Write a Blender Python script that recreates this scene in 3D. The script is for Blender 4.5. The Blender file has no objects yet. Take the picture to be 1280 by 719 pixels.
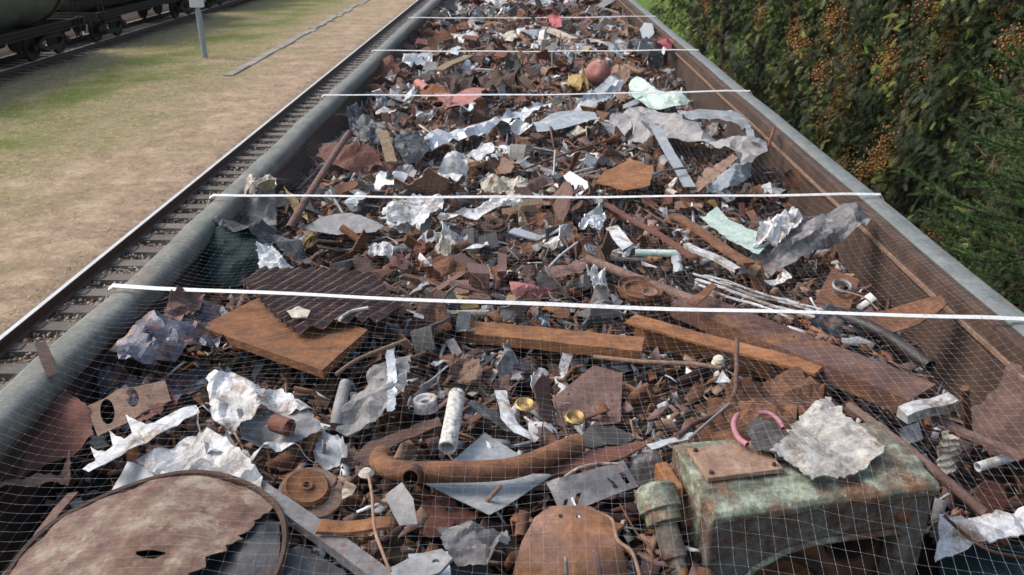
import bpy, bmesh, math, random
import numpy as np
from mathutils import Vector, Matrix, noise as mnoise
from mathutils.geometry import delaunay_2d_cdt, intersect_point_tri_2d

rnd = random.Random(7)
rng = np.random.default_rng(7)
R = math.radians
PI = math.pi

# ------------------------------------------------------------------ camera
FPX, CX, CY = 1100.0, 640.0, 359.5
CAMZ = 4.75
PITCH = math.atan((CY + 109.0) / FPX)
YAW = math.atan(17 * math.cos(PITCH) / FPX)
scene = bpy.context.scene
cam_d = bpy.data.cameras.new('camera')
cam = bpy.data.objects.new('camera', cam_d)
scene.collection.objects.link(cam)
scene.camera = cam
cam.location = (0, 0, CAMZ)
cam.rotation_euler = (R(90) - PITCH, 0, YAW)
cam_d.sensor_width = 36
cam_d.lens = 36 * FPX / 1280
cam_d.clip_start = 0.05
cam_d.clip_end = 2000
cam_d.dof.use_dof = True
cam_d.dof.focus_distance = 2.6
cam_d.dof.aperture_fstop = 9.0

# ------------------------------------------------------------------ world, sun
world = bpy.data.worlds.new('World')
scene.world = world
world.use_nodes = True
nt = world.node_tree
bg = nt.nodes['Background']
sky = nt.nodes.new('ShaderNodeTexSky')
sky.sky_type = 'NISHITA'
sky.sun_disc = False
SUN_EL, SUN_AZ = 50.0, -84.0          # azimuth measured from +Y towards +X
sky.sun_elevation = R(SUN_EL)
sky.sun_rotation = R(SUN_AZ)
sky.air_density = 1.6
sky.dust_density = 4.0
sky.ozone_density = 1.0
nt.links.new(sky.outputs[0], bg.inputs[0])
bg.inputs[1].default_value = 0.125
sun_d = bpy.data.lights.new('sun', 'SUN')
sun = bpy.data.objects.new('sun', sun_d)
scene.collection.objects.link(sun)
sun_d.energy = 1.5
sun_d.angle = R(24)
sun_d.color = (1.0, 0.95, 0.88)
sd = Vector((math.sin(R(SUN_AZ)) * math.cos(R(SUN_EL)), math.cos(R(SUN_AZ)) * math.cos(R(SUN_EL)), math.sin(R(SUN_EL))))
sun.rotation_euler = sd.to_track_quat('Z', 'Y').to_euler()
sun.location = sd * 60
scene.view_settings.view_transform = 'Standard'
scene.view_settings.look = 'None'
scene.view_settings.gamma = 1
scene.view_settings.exposure = 0.6
scene.cycles.max_bounces = 6
scene.cycles.diffuse_bounces = 3
scene.cycles.glossy_bounces = 3

# ------------------------------------------------------------------ helpers
COL = scene.collection
CAMR = np.array(cam.rotation_euler.to_matrix())


def at(x, y, h):
    """point h metres below camera level met by the sight line of photo pixel (x, y)"""
    d = CAMR @ np.array([x - CX, -(y - CY), -FPX])
    t = h / -d[2]
    return Vector((d[0] * t, d[1] * t, CAMZ - h))


def at_x(x, y, X):
    d = CAMR @ np.array([x - CX, -(y - CY), -FPX])
    t = X / d[0]
    return Vector((X, d[1] * t, CAMZ + d[2] * t))


def px(p):
    """photo pixel of world points (n,3)"""
    q = (np.asarray(p, float) - np.array([0, 0, CAMZ])) @ CAMR
    return np.stack([CX + FPX * q[..., 0] / -q[..., 2], CY - FPX * q[..., 1] / -q[..., 2]], -1)


def prop(o, label=None, cat=None, group=None, kind=None):
    for k, v in (('label', label), ('category', cat), ('group', group), ('kind', kind)):
        if v:
            o[k] = v
    return o


def mesh_obj(name, V, F, mats, parent=None, smooth=True, sharp=35, mi=None, origin=None, me_only=False):
    V = np.asarray(V, float).reshape(-1, 3)
    if origin is None and parent is None:
        origin = (V.min(0) + V.max(0)) / 2
        origin[2] = V[:, 2].min()
    if origin is None:
        origin = np.zeros(3)
    if not me_only:
        V = V - np.asarray(origin)
    me = bpy.data.meshes.new(name)
    if isinstance(F, np.ndarray):
        n, k = F.shape
        me.vertices.add(len(V))
        me.vertices.foreach_set('co', V.astype(np.float32).ravel())
        me.loops.add(n * k)
        me.loops.foreach_set('vertex_index', F.astype(np.int32).ravel())
        me.polygons.add(n)
        me.polygons.foreach_set('loop_start', np.arange(0, n * k, k, dtype=np.int32))
        me.update(calc_edges=True)
    else:
        me.from_pydata([tuple(v) for v in V], [], F)
        me.update()
    for m in (mats if isinstance(mats, (list, tuple)) else [mats]):
        me.materials.append(m)
    if mi is not None:
        me.polygons.foreach_set('material_index', np.asarray(mi, np.int32))
    if smooth:
        me.polygons.foreach_set('use_smooth', np.ones(len(me.polygons), bool))
        if sharp:
            me.set_sharp_from_angle(angle=R(sharp))
    if me_only:
        return me
    o = bpy.data.objects.new(name, me)
    COL.objects.link(o)
    o.location = origin
    if parent is not None:
        o.parent = parent
        o.location = Vector(origin)
    return o


def empty(name, loc, label=None, cat=None, group=None, rz=0):
    o = bpy.data.objects.new(name, None)
    COL.objects.link(o)
    o.location = loc
    o.rotation_euler = (0, 0, rz)
    o.empty_display_size = 0.1
    return prop(o, label, cat, group)


class MB:
    def __init__(self):
        self.V, self.F = [], []

    def add(self, V, F):
        n = len(self.V)
        self.V += [tuple(v) for v in V]
        self.F += [tuple(i + n for i in f) for f in F]
        return self

    def box(self, x0, x1, y0, y1, z0, z1):
        return self.add([(x0, y0, z0), (x1, y0, z0), (x1, y1, z0), (x0, y1, z0), (x0, y0, z1), (x1, y0, z1), (x1, y1, z1), (x0, y1, z1)],
                        [(0, 3, 2, 1), (4, 5, 6, 7), (0, 1, 5, 4), (1, 2, 6, 5), (2, 3, 7, 6), (3, 0, 4, 7)])

    def prism(self, poly, y0, y1):          # poly in x,z extruded along y
        n = len(poly)
        V = [(p[0], y0, p[1]) for p in poly] + [(p[0], y1, p[1]) for p in poly]
        F = [tuple(range(n)), tuple(range(2 * n - 1, n - 1, -1))] + [(i, i + n, (i + 1) % n + n, (i + 1) % n) for i in range(n)]
        return self.add(V, F)

    def sweep(self, *a, **k):
        return self.add(*sweep(*a, **k))

    def lathe(self, *a, **k):
        return self.add(*lathe(*a, **k))

    def obj(self, name, mat, parent=None, **k):
        return mesh_obj(name, self.V, self.F, mat, parent, **k)


def smooth_path(P, n=6):
    P = [Vector(p) for p in P]
    if len(P) < 3:
        return P
    out = []
    for i in range(len(P) - 1):
        a, b, c, d = P[max(i - 1, 0)], P[i], P[i + 1], P[min(i + 2, len(P) - 1)]
        for k in range(n):
            t = k / n
            out.append(0.5 * ((2 * b) + (c - a) * t + (2 * a - 5 * b + 4 * c - d) * t * t + (3 * b - a - 3 * c + d) * t ** 3))
    out.append(P[-1])
    return out


def sweep(P, prof, up=(0, 0, 1), cap=True, scales=None, roll=0.0):
    """sweep a closed 2D profile (side, up) along points"""
    P = [Vector(p) for p in P]
    n, m = len(P), len(prof)
    V, F = [], []
    up = Vector(up)
    prev = None
    for i, p in enumerate(P):
        t = (P[min(i + 1, n - 1)] - P[max(i - 1, 0)])
        if t.length < 1e-9:
            t = Vector((0, 1, 0))
        t.normalize()
        s = t.cross(up) if prev is None else prev - t * prev.dot(t)
        if s.length < 1e-4:
            s = t.cross(Vector((1, 0.2, 0)))
        s.normalize()
        prev = s.copy()
        u = s.cross(t)
        k = scales[i] if scales is not None else 1
        r = roll * i / max(n - 1, 1) if roll else 0
        cr, sr = math.cos(r), math.sin(r)
        for a, b in prof:
            aa, bb = a * cr - b * sr, a * sr + b * cr
            V.append(p + s * aa * k + u * bb * k)
    for i in range(n - 1):
        for j in range(m):
            a, b = i * m + j, i * m + (j + 1) % m
            F.append((a, b, b + m, a + m))
    if cap:
        F.append(tuple(range(m - 1, -1, -1)))
        F.append(tuple((n - 1) * m + j for j in range(m)))
    return V, F


def circ(r, n=10):
    return [(r * math.cos(2 * PI * i / n), r * math.sin(2 * PI * i / n)) for i in range(n)]


def rect(w, h):
    return [(-w / 2, -h / 2), (w / 2, -h / 2), (w / 2, h / 2), (-w / 2, h / 2)]


def prof_angle(w, t, h=None):
    h = h or w
    return [(-w / 2, 0), (-w / 2, -h), (-w / 2 + t, -h), (-w / 2 + t, -t), (w / 2, -t), (w / 2, 0)]


def prof_chan(w, h, t):
    return [(-w / 2, -h), (-w / 2 + t, -h), (-w / 2 + t, -t), (w / 2 - t, -t), (w / 2 - t, -h), (w / 2, -h), (w / 2, 0), (-w / 2, 0)]


def pipe_geo(P, r, wall=0.12, n=14, up=(0, 0, 1)):
    """hollow pipe: outer and inner skins with end rings"""
    Vo, Fo = sweep(P, circ(r, n), up, cap=False)
    Vi, Fi = sweep(P, circ(r * (1 - wall), n), up, cap=False)
    k, m = len(Vo), len(P)
    V = Vo + Vi
    F = Fo + [tuple(reversed([i + k for i in f])) for f in Fi]
    for j in range(n):
        a, b = j, (j + 1) % n
        F.append((b, a, a + k, b + k))
        e = (m - 1) * n
        F.append((a + e, b + e, b + e + k, a + e + k))
    return V, F


def lathe(prof, n=32, M=None, arc=(0, 2 * PI)):
    """revolve (r,z) points"""
    V, F = [], []
    full = abs(arc[1] - arc[0] - 2 * PI) < 1e-6
    k = len(prof)
    ns = n if full else n + 1
    for i in range(ns):
        a = arc[0] + (arc[1] - arc[0]) * i / n
        for r, z in prof:
            v = Vector((r * math.cos(a), r * math.sin(a), z))
            V.append(M @ v if M is not None else v)
    for i in range(n):
        a, b = i * k, ((i + 1) % ns) * k
        for j in range(k - 1):
            F.append((a + j, b + j, b + j + 1, a + j + 1))
    return V, F


def facets(P, rg, n=512):
    """piecewise linear height over an irregular triangle lattice of unit cells"""
    H = rg.normal(0, 1, (64, 64))
    Dg = rg.random((64, 64)) < .5
    i, j = np.floor(P[:, 0]).astype(int) % 64, np.floor(P[:, 1]).astype(int) % 64
    u, v = P[:, 0] % 1, P[:, 1] % 1
    i2, j2 = (i + 1) % 64, (j + 1) % 64
    a, b, c, d = H[i, j], H[i2, j], H[i, j2], H[i2, j2]
    z1 = np.where(u + v < 1, a + (b - a) * u + (c - a) * v, d + (c - d) * (1 - u) + (b - d) * (1 - v))
    z2 = np.where(u > v, a + (b - a) * u + (d - b) * v, a + (c - a) * v + (d - c) * u)
    return np.where(Dg[i, j], z1, z2)


def folds(P2, amp, wl, rg, nf=5, fine=0.25):
    """creased displacement of a sheet: flat facets meeting in sharp irregular ridges"""
    d = np.zeros(len(P2))
    P2 = np.asarray(P2, float)
    for w, k in ((1.25, 1.0), (.62, .5), (.3, .16)):
        a = rg.uniform(0, PI)
        A = np.array([[math.cos(a), math.sin(a)], [-math.sin(a), math.cos(a)]])
        q = P2 @ A.T / (wl * w * np.array([rg.uniform(1.3, 2.3), .85]))
        o = rg.uniform(3, 50, 2)
        q = q + o
        wr = np.array([(mnoise.noise(Vector((t[0] * .6, t[1] * .6, 1.7))), mnoise.noise(Vector((t[0] * .6, t[1] * .6, 8.1)))) for t in q])
        d += k * facets(q + wr * .9, rg)
    return d * amp * 1.0


def solid(V, F, th, N=None):
    """give a one-sided sheet (V, triangle list F) a thickness"""
    V = np.asarray(V, float)
    F = np.asarray(F, int)
    if N is None:
        fn = np.cross(V[F[:, 1]] - V[F[:, 0]], V[F[:, 2]] - V[F[:, 0]])
        N = np.zeros_like(V)
        for k in range(F.shape[1]):
            np.add.at(N, F[:, k], fn)
        N /= np.maximum(np.linalg.norm(N, axis=1, keepdims=True), 1e-12)
    n = len(V)
    B = V - N * th
    edges = {}
    for f in F:
        for a, b in zip(f, np.roll(f, -1)):
            edges[(a, b)] = 1
    bd = [(a, b) for (a, b) in edges if (b, a) not in edges]
    Fs = [tuple(int(x) for x in f) for f in F] + [tuple(int(x) + n for x in f[::-1]) for f in F]
    Fs += [(int(b), int(a), int(a) + n, int(b) + n) for a, b in bd]
    return np.vstack([V, B]), Fs


def pip(poly, x, y):
    c = False
    n = len(poly)
    for i in range(n):
        x1, y1 = poly[i]
        x2, y2 = poly[i - 1]
        if (y1 > y) != (y2 > y) and x < (x2 - x1) * (y - y1) / (y2 - y1) + x1:
            c = not c
    return c


def flat_mesh(poly, res, holes=(), jag=0.0, rg=None):
    """triangulate polygon with interior points; returns (n,2), tris"""
    pts = []
    n = len(poly)
    for i in range(n):
        a, b = np.array(poly[i]), np.array(poly[(i + 1) % n])
        L = np.linalg.norm(b - a)
        k = max(1, int(L / res))
        nn = np.array([-(b - a)[1], (b - a)[0]]) / max(L, 1e-9)
        for j in range(k):
            p = a + (b - a) * j / k
            if j and jag:
                p = p + nn * rg.normal() * jag
            pts.append(p)
    edges = [(i, (i + 1) % len(pts)) for i in range(len(pts))]
    outer = [tuple(p) for p in pts]
    hl = []
    for h in holes:
        s = len(pts)
        pts += [np.array(p) for p in h]
        edges += [(s + i, s + (i + 1) % len(h)) for i in range(len(h))]
        hl.append([tuple(p) for p in h])
    A = np.array(outer)
    lo, hi = A.min(0), A.max(0)
    r2 = np.random.default_rng(3)
    for iy, y in enumerate(np.arange(lo[1], hi[1], res * .87)):
        for x in np.arange(lo[0] + (iy % 2) * res / 2, hi[0], res):
            q = (x + r2.uniform(-.2, .2) * res, y + r2.uniform(-.2, .2) * res)
            if pip(outer, *q) and np.min(np.linalg.norm(A - q, axis=1)) > res * .45:
                pts.append(np.array(q))
    vs, es, fs, _, _, _ = delaunay_2d_cdt([Vector(p) for p in pts], edges, [], 0, 1e-7)
    P = np.array([tuple(v) for v in vs])
    T = []
    for f in fs:
        c = P[list(f)].mean(0)
        if pip(outer, *c) and not any(pip(h, *c) for h in hl):
            a, b, d = P[f[0]], P[f[1]], P[f[2]]
            if (b - a)[0] * (d - a)[1] - (b - a)[1] * (d - a)[0] < 0:
                f = (f[0], f[2], f[1])
            T.append(tuple(f))
    return P, np.array(T)


# ------------------------------------------------------------------ materials
def mat(name, ramp, scale=8, rough=(.6, .9), metal=0.0, bump=.3, rust=None, rust_amt=.45, rust_scale=5, streak=None, var=.18, spec=.5,
        detail_scale=60, island=False, hue=.01):
    if var >= .06:
        scale *= 2.2
        rust_scale *= 1.7
    m = bpy.data.materials.new(name)
    m.use_nodes = True
    N, L = m.node_tree.nodes, m.node_tree.links
    bs = N['Principled BSDF']
    bs.inputs['Specular IOR Level'].default_value = spec
    tc = N.new('ShaderNodeTexCoord')
    oi = N.new('ShaderNodeObjectInfo')
    mul = N.new('ShaderNodeMath'); mul.operation = 'MULTIPLY'; mul.inputs[1].default_value = 37.0
    L.new(oi.outputs['Random'], mul.inputs[0])
    add = N.new('ShaderNodeVectorMath'); add.operation = 'ADD'
    L.new(tc.outputs['Object'], add.inputs[0])
    L.new(mul.outputs[0], add.inputs[1])
    vec = add.outputs[0]
    if streak:
        mp = N.new('ShaderNodeMapping')
        mp.inputs['Scale'].default_value = streak
        L.new(vec, mp.inputs['Vector'])
        svec = mp.outputs[0]
    else:
        svec = vec

    def noise(sc, det=6, rg=.6, v=None, dist=0.0):
        n = N.new('ShaderNodeTexNoise')
        n.inputs['Scale'].default_value = sc
        n.inputs['Detail'].default_value = det
        n.inputs['Roughness'].default_value = rg
        n.inputs['Distortion'].default_value = dist
        L.new(v or vec, n.inputs['Vector'])
        return n

    def cr(src, stops):
        r = N.new('ShaderNodeValToRGB')
        while len(r.color_ramp.elements) < len(stops):
            r.color_ramp.elements.new(.5)
        for e, (p, c) in zip(r.color_ramp.elements, stops):
            e.position = p
            e.color = (*c, 1) if len(c) == 3 else c
        L.new(src, r.inputs[0])
        return r
    n1 = noise(scale, 10, .78, svec, .1)
    c1 = cr(n1.outputs[0], ramp)
    col = c1.outputs[0]
    met = None
    if rust:
        n2 = noise(rust_scale, 12, .76, svec, .3)
        lo = 1 - rust_amt
        k2 = cr(n2.outputs[0], [(max(lo - .08, 0), (0, 0, 0)), (min(lo + .03, 1), (1, 1, 1))])
        n3 = noise(scale * 2.3, 8, .7)
        c3 = cr(n3.outputs[0], rust)
        mx = N.new('ShaderNodeMix'); mx.data_type = 'RGBA'
        L.new(k2.outputs[0], mx.inputs[0]); L.new(col, mx.inputs[6]); L.new(c3.outputs[0], mx.inputs[7])
        col = mx.outputs[2]
        if metal > 0:
            mm = N.new('ShaderNodeMath'); mm.operation = 'MULTIPLY_ADD'
            mm.inputs[1].default_value = -metal; mm.inputs[2].default_value = metal
            L.new(k2.outputs[0], mm.inputs[0])
            met = mm.outputs[0]
    # fine speckle of dirt
    n4 = noise(detail_scale, 6, .75)
    sp = N.new('ShaderNodeMapRange')
    sp.inputs[1].default_value = .3; sp.inputs[2].default_value = .7
    sp.inputs[3].default_value = .72; sp.inputs[4].default_value = 1.22
    L.new(n4.outputs[0], sp.inputs[0])
    hs = N.new('ShaderNodeHueSaturation')
    L.new(col, hs.inputs['Color'])
    vr = N.new('ShaderNodeMapRange')
    vr.inputs[3].default_value = 1 - var; vr.inputs[4].default_value = 1 + var
    if island:
        g = N.new('ShaderNodeNewGeometry')
        L.new(g.outputs['Random Per Island'], vr.inputs[0])
    else:
        L.new(oi.outputs['Random'], vr.inputs[0])
    vm = N.new('ShaderNodeMath'); vm.operation = 'MULTIPLY'
    L.new(vr.outputs[0], vm.inputs[0]); L.new(sp.outputs[0], vm.inputs[1])
    L.new(vm.outputs[0], hs.inputs['Value'])
    hr = N.new('ShaderNodeMapRange')
    hr.inputs[3].default_value = .5 - hue; hr.inputs[4].default_value = .5 + hue
    L.new(n4.outputs[0], hr.inputs[0]); L.new(hr.outputs[0], hs.inputs['Hue'])
    L.new(hs.outputs[0], bs.inputs['Base Color'])
    rr = N.new('ShaderNodeMapRange')
    rr.inputs[1].default_value = .3; rr.inputs[2].default_value = .7
    rr.inputs[3].default_value = rough[0]; rr.inputs[4].default_value = rough[1]
    L.new(n1.outputs[0], rr.inputs[0])
    L.new(rr.outputs[0], bs.inputs['Roughness'])
    if met is not None:
        L.new(met, bs.inputs['Metallic'])
    else:
        bs.inputs['Metallic'].default_value = metal
    if bump:
        b1 = N.new('ShaderNodeBump'); b1.inputs['Strength'].default_value = bump; b1.inputs['Distance'].default_value = .004
        L.new(n4.outputs[0], b1.inputs['Height'])
        b2 = N.new('ShaderNodeBump'); b2.inputs['Strength'].default_value = bump; b2.inputs['Distance'].default_value = .012
        L.new(n1.outputs[0], b2.inputs['Height']); L.new(b1.outputs[0], b2.inputs['Normal'])
        L.new(b2.outputs[0], bs.inputs['Normal'])
    return m


RU = [(.27, (.03, .016, .011)), (.44, (.125, .052, .027)), (.58, (.22, .098, .048)), (.73, (.3, .165, .10))]
RD = [(.3, (.02, .011, .008)), (.5, (.065, .031, .02)), (.72, (.13, .07, .052))]
RO = [(.25, (.07, .03, .017)), (.42, (.18, .075, .032)), (.56, (.29, .125, .048)), (.7, (.34, .18, .10)), (.82, (.2, .13, .1))]
RT = [(.25, (.12, .07, .05)), (.5, (.27, .165, .115)), (.75, (.42, .31, .24))]
RUST = [(.3, (.09, .035, .018)), (.55, (.2, .085, .045)), (.75, (.32, .15, .07))]
M = {}
M['rust'] = mat('rust_brown', RU, 7, (.7, .95), 0, .5)
M['beam'] = mat('beam_rust', [(.3, (.06, .033, .03)), (.45, (.12, .06, .048)), (.6, (.18, .10, .085)), (.75, (.28, .2, .18))], 5, (.5, .85), .1, .5, RO, .42, 3)
M['dome'] = mat('dome_rust', [(.3, (.10, .045, .03)), (.5, (.21, .11, .075)), (.65, (.3, .18, .13)), (.8, (.45, .33, .27))], 5, (.4, .75), .1, .4, RO, .5, 4)
M['rust2'] = mat('rust_red', [(.25, (.05, .018, .012)), (.5, (.16, .058, .04)), (.75, (.24, .12, .09))], 6, (.65, .9), 0, .4)
M['dark'] = mat('rust_dark', RD, 7, (.6, .9), 0, .5)
M['orange'] = mat('rust_orange', RO, 6, (.75, .95), 0, .5)
M['tan'] = mat('rust_tan', RT, 9, (.7, .95), 0, .5)
M['purple'] = mat('rust_mauve', [(.27, (.05, .029, .024)), (.48, (.14, .076, .062)), (.73, (.26, .165, .14))], 8, (.6, .9), 0, .4)
M['steel'] = mat('dirty_steel', [(.25, (.08, .075, .075)), (.5, (.21, .2, .205)), (.75, (.38, .375, .385))], 7, (.35, .7), .35, .35, RUST, .36, 6)
M['darksteel'] = mat('dark_steel', [(.25, (.022, .023, .027)), (.5, (.06, .063, .07)), (.75, (.13, .135, .15))], 6, (.3, .65), .3, .35, RUST, .36, 5)
M['galv'] = mat('galvanised', [(.25, (.26, .28, .3)), (.5, (.4, .43, .46)), (.75, (.56, .59, .62))], 7, (.35, .65), .25, .25, RUST, .25, 5)
M['alu'] = mat('aluminium', [(.25, (.42, .43, .45)), (.5, (.6, .61, .63)), (.75, (.78, .79, .8))], 6, (.25, .5), .6, .3, [(.3, (.1, .09, .085)), (.7, (.3, .28, .26))], .35, 7)
M['white'] = mat('white_paint', [(.3, (.3, .29, .28)), (.42, (.5, .5, .51)), (.55, (.66, .67, .69)), (.75, (.75, .76, .79))], 6, (.3, .6), .1, .3, [(.3, (.12, .07, .045)), (.55, (.27, .2, .15)), (.75, (.4, .35, .3))], .43, 7)
M['cream'] = mat('cream_paint', [(.25, (.36, .31, .24)), (.5, (.56, .51, .42)), (.75, (.72, .68, .6))], 9, (.5, .8), 0, .4, [(.3, (.1, .06, .04)), (.7, (.3, .2, .14))], .42, 10)
M['felt'] = mat('dirty_white_felt', [(.3, (.1, .09, .085)), (.42, (.36, .335, .31)), (.55, (.6, .57, .54)), (.75, (.74, .71, .67))], 22, (.85, 1), 0, .9, [(.3, (.1, .06, .045)), (.7, (.33, .27, .22))], .4, 14, var=.05)
M['grey'] = mat('grey_paint', [(.25, (.14, .135, .135)), (.5, (.27, .265, .27)), (.75, (.42, .41, .42))], 7, (.4, .7), .1, .35, RUST, .33, 7)
M['rag'] = mat('grey_felt', [(.3, (.05, .045, .045)), (.55, (.12, .11, .11)), (.75, (.22, .2, .19))], 30, (.9, 1), 0, .8)
M['blue'] = mat('blued_sheet', [(.25, (.02, .02, .026)), (.5, (.055, .058, .085)), (.7, (.14, .15, .2)), (.85, (.08, .05, .04))], 4, (.12, .4), .6, .3, RU, .42, 4)
M['teal'] = mat('teal_plastic', [(.3, (.006, .016, .018)), (.55, (.014, .035, .04)), (.8, (.04, .075, .08))], 5, (.65, .85), 0, .2, spec=.2)
M['mint'] = mat('mint_paint', [(.3, (.3, .4, .36)), (.55, (.5, .62, .57)), (.8, (.66, .76, .7))], 7, (.4, .7), 0, .3, [(.3, (.1, .08, .06)), (.7, (.3, .28, .22))], .37, 8)
M['pink'] = mat('pink_plastic', [(.3, (.35, .12, .15)), (.6, (.5, .22, .27)), (.8, (.6, .4, .42))], 20, (.4, .6), 0, .2)
M['salmon'] = mat('faded_red', [(.3, (.3, .1, .09)), (.55, (.5, .2, .18)), (.8, (.6, .36, .33))], 8, (.5, .8), 0, .3, RUST, .35, 8)
M['red'] = mat('red_paint', [(.3, (.2, .03, .035)), (.6, (.38, .07, .08)), (.85, (.45, .2, .2))], 8, (.35, .6), 0, .2)
M['yellow'] = mat('yellow_paint', [(.3, (.25, .16, .05)), (.6, (.42, .29, .09)), (.85, (.5, .4, .22))], 8, (.4, .7), 0, .2, RUST, .35, 8)
M['brass'] = mat('brass', [(.3, (.2, .12, .05)), (.6, (.45, .3, .12)), (.85, (.6, .5, .3))], 12, (.3, .5), .6, .3)
M['wood'] = mat('weathered_wood', [(.3, (.12, .08, .05)), (.55, (.32, .23, .15)), (.8, (.5, .4, .29))], 9, (.8, 1), 0, .5, streak=(1, 1, 4))
M['rubber'] = mat('black_rubber', [(.3, (.012, .012, .012)), (.7, (.05, .047, .045))], 8, (.5, .8), 0, .3)
M['black'] = mat('black_pipe', [(.3, (.015, .013, .014)), (.6, (.05, .042, .042)), (.8, (.12, .09, .08))], 7, (.3, .6), .2, .3)
M['green'] = mat('green_casting', [(.22, (.05, .045, .038)), (.40, (.11, .10, .078)), (.50, (.2, .22, .165)), (.57, (.34, .40, .32)), (.8, (.5, .49, .41))], 7, (.5, .85), 0, .6,
                 [(.3, (.05, .028, .02)), (.5, (.16, .08, .045)), (.7, (.3, .16, .08))], .46, 5)
M['casting'] = mat('grimy_casting', [(.25, (.045, .038, .033)), (.45, (.13, .11, .095)), (.6, (.22, .205, .17)), (.72, (.2, .32, .25))], 9, (.55, .85), 0, .7,
                   [(.3, (.05, .028, .02)), (.6, (.13, .07, .045))], .45, 7)
M['lid'] = mat('rusty_lid', [(.28, (.07, .033, .027)), (.43, (.135, .075, .055)), (.51, (.19, .122, .092)), (.58, (.27, .215, .165)), (.8, (.37, .32, .25))], 5, (.55, .85), 0, .5,
               [(.3, (.04, .02, .015)), (.5, (.115, .056, .036)), (.7, (.2, .115, .075))], .42, 2.6)
M['spot'] = mat('flaking_white', [(.38, (.09, .07, .06)), (.46, (.5, .48, .45)), (.6, (.72, .7, .68))], 26, (.5, .8), 0, .5)
M['wall'] = mat('wagon_wall_rust', [(.3, (.024, .014, .010)), (.45, (.058, .033, .024)), (.58, (.09, .052, .037)), (.75, (.15, .098, .072))], 7, (.7, .95), 0, .35, streak=(1, 1, .25), var=0)
M['rim'] = mat('rim_paint', [(.3, (.10, .10, .09)), (.5, (.185, .188, .172)), (.7, (.29, .285, .26))], 9, (.5, .8), 0, .45, RT, .34, 6, var=0)
M['rimblue'] = mat('rim_blue_paint', [(.3, (.10, .118, .122)), (.5, (.17, .195, .2)), (.75, (.27, .29, .29))], 9, (.5, .8), 0, .45, RT, .38, 6, var=0)
M['net'] = mat('net_cord', [(.3, (.3, .3, .32)), (.7, (.42, .42, .44))], 5, (.6, .8), 0, 0, var=0)
M['strap'] = mat('strap_white', [(.3, (.66, .66, .66)), (.7, (.82, .82, .84))], 20, (.4, .6), 0, .1, var=0)
M['soil'] = mat('pile_dirt', [(.3, (.008, .005, .004)), (.55, (.03, .018, .014)), (.75, (.07, .042, .03))], 20, (.9, 1), 0, 1, var=0)  # near-black dirt colour paints the shade in gaps between the pieces

# ------------------------------------------------------------------ ground and tracks
WY0, WY1 = -0.35, 15.6
XL0, XL1, XR1, XRB, XR0 = -1.44, -1.32, 1.50, 1.55, 1.648
RIMZ = CAMZ - 1.2


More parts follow.
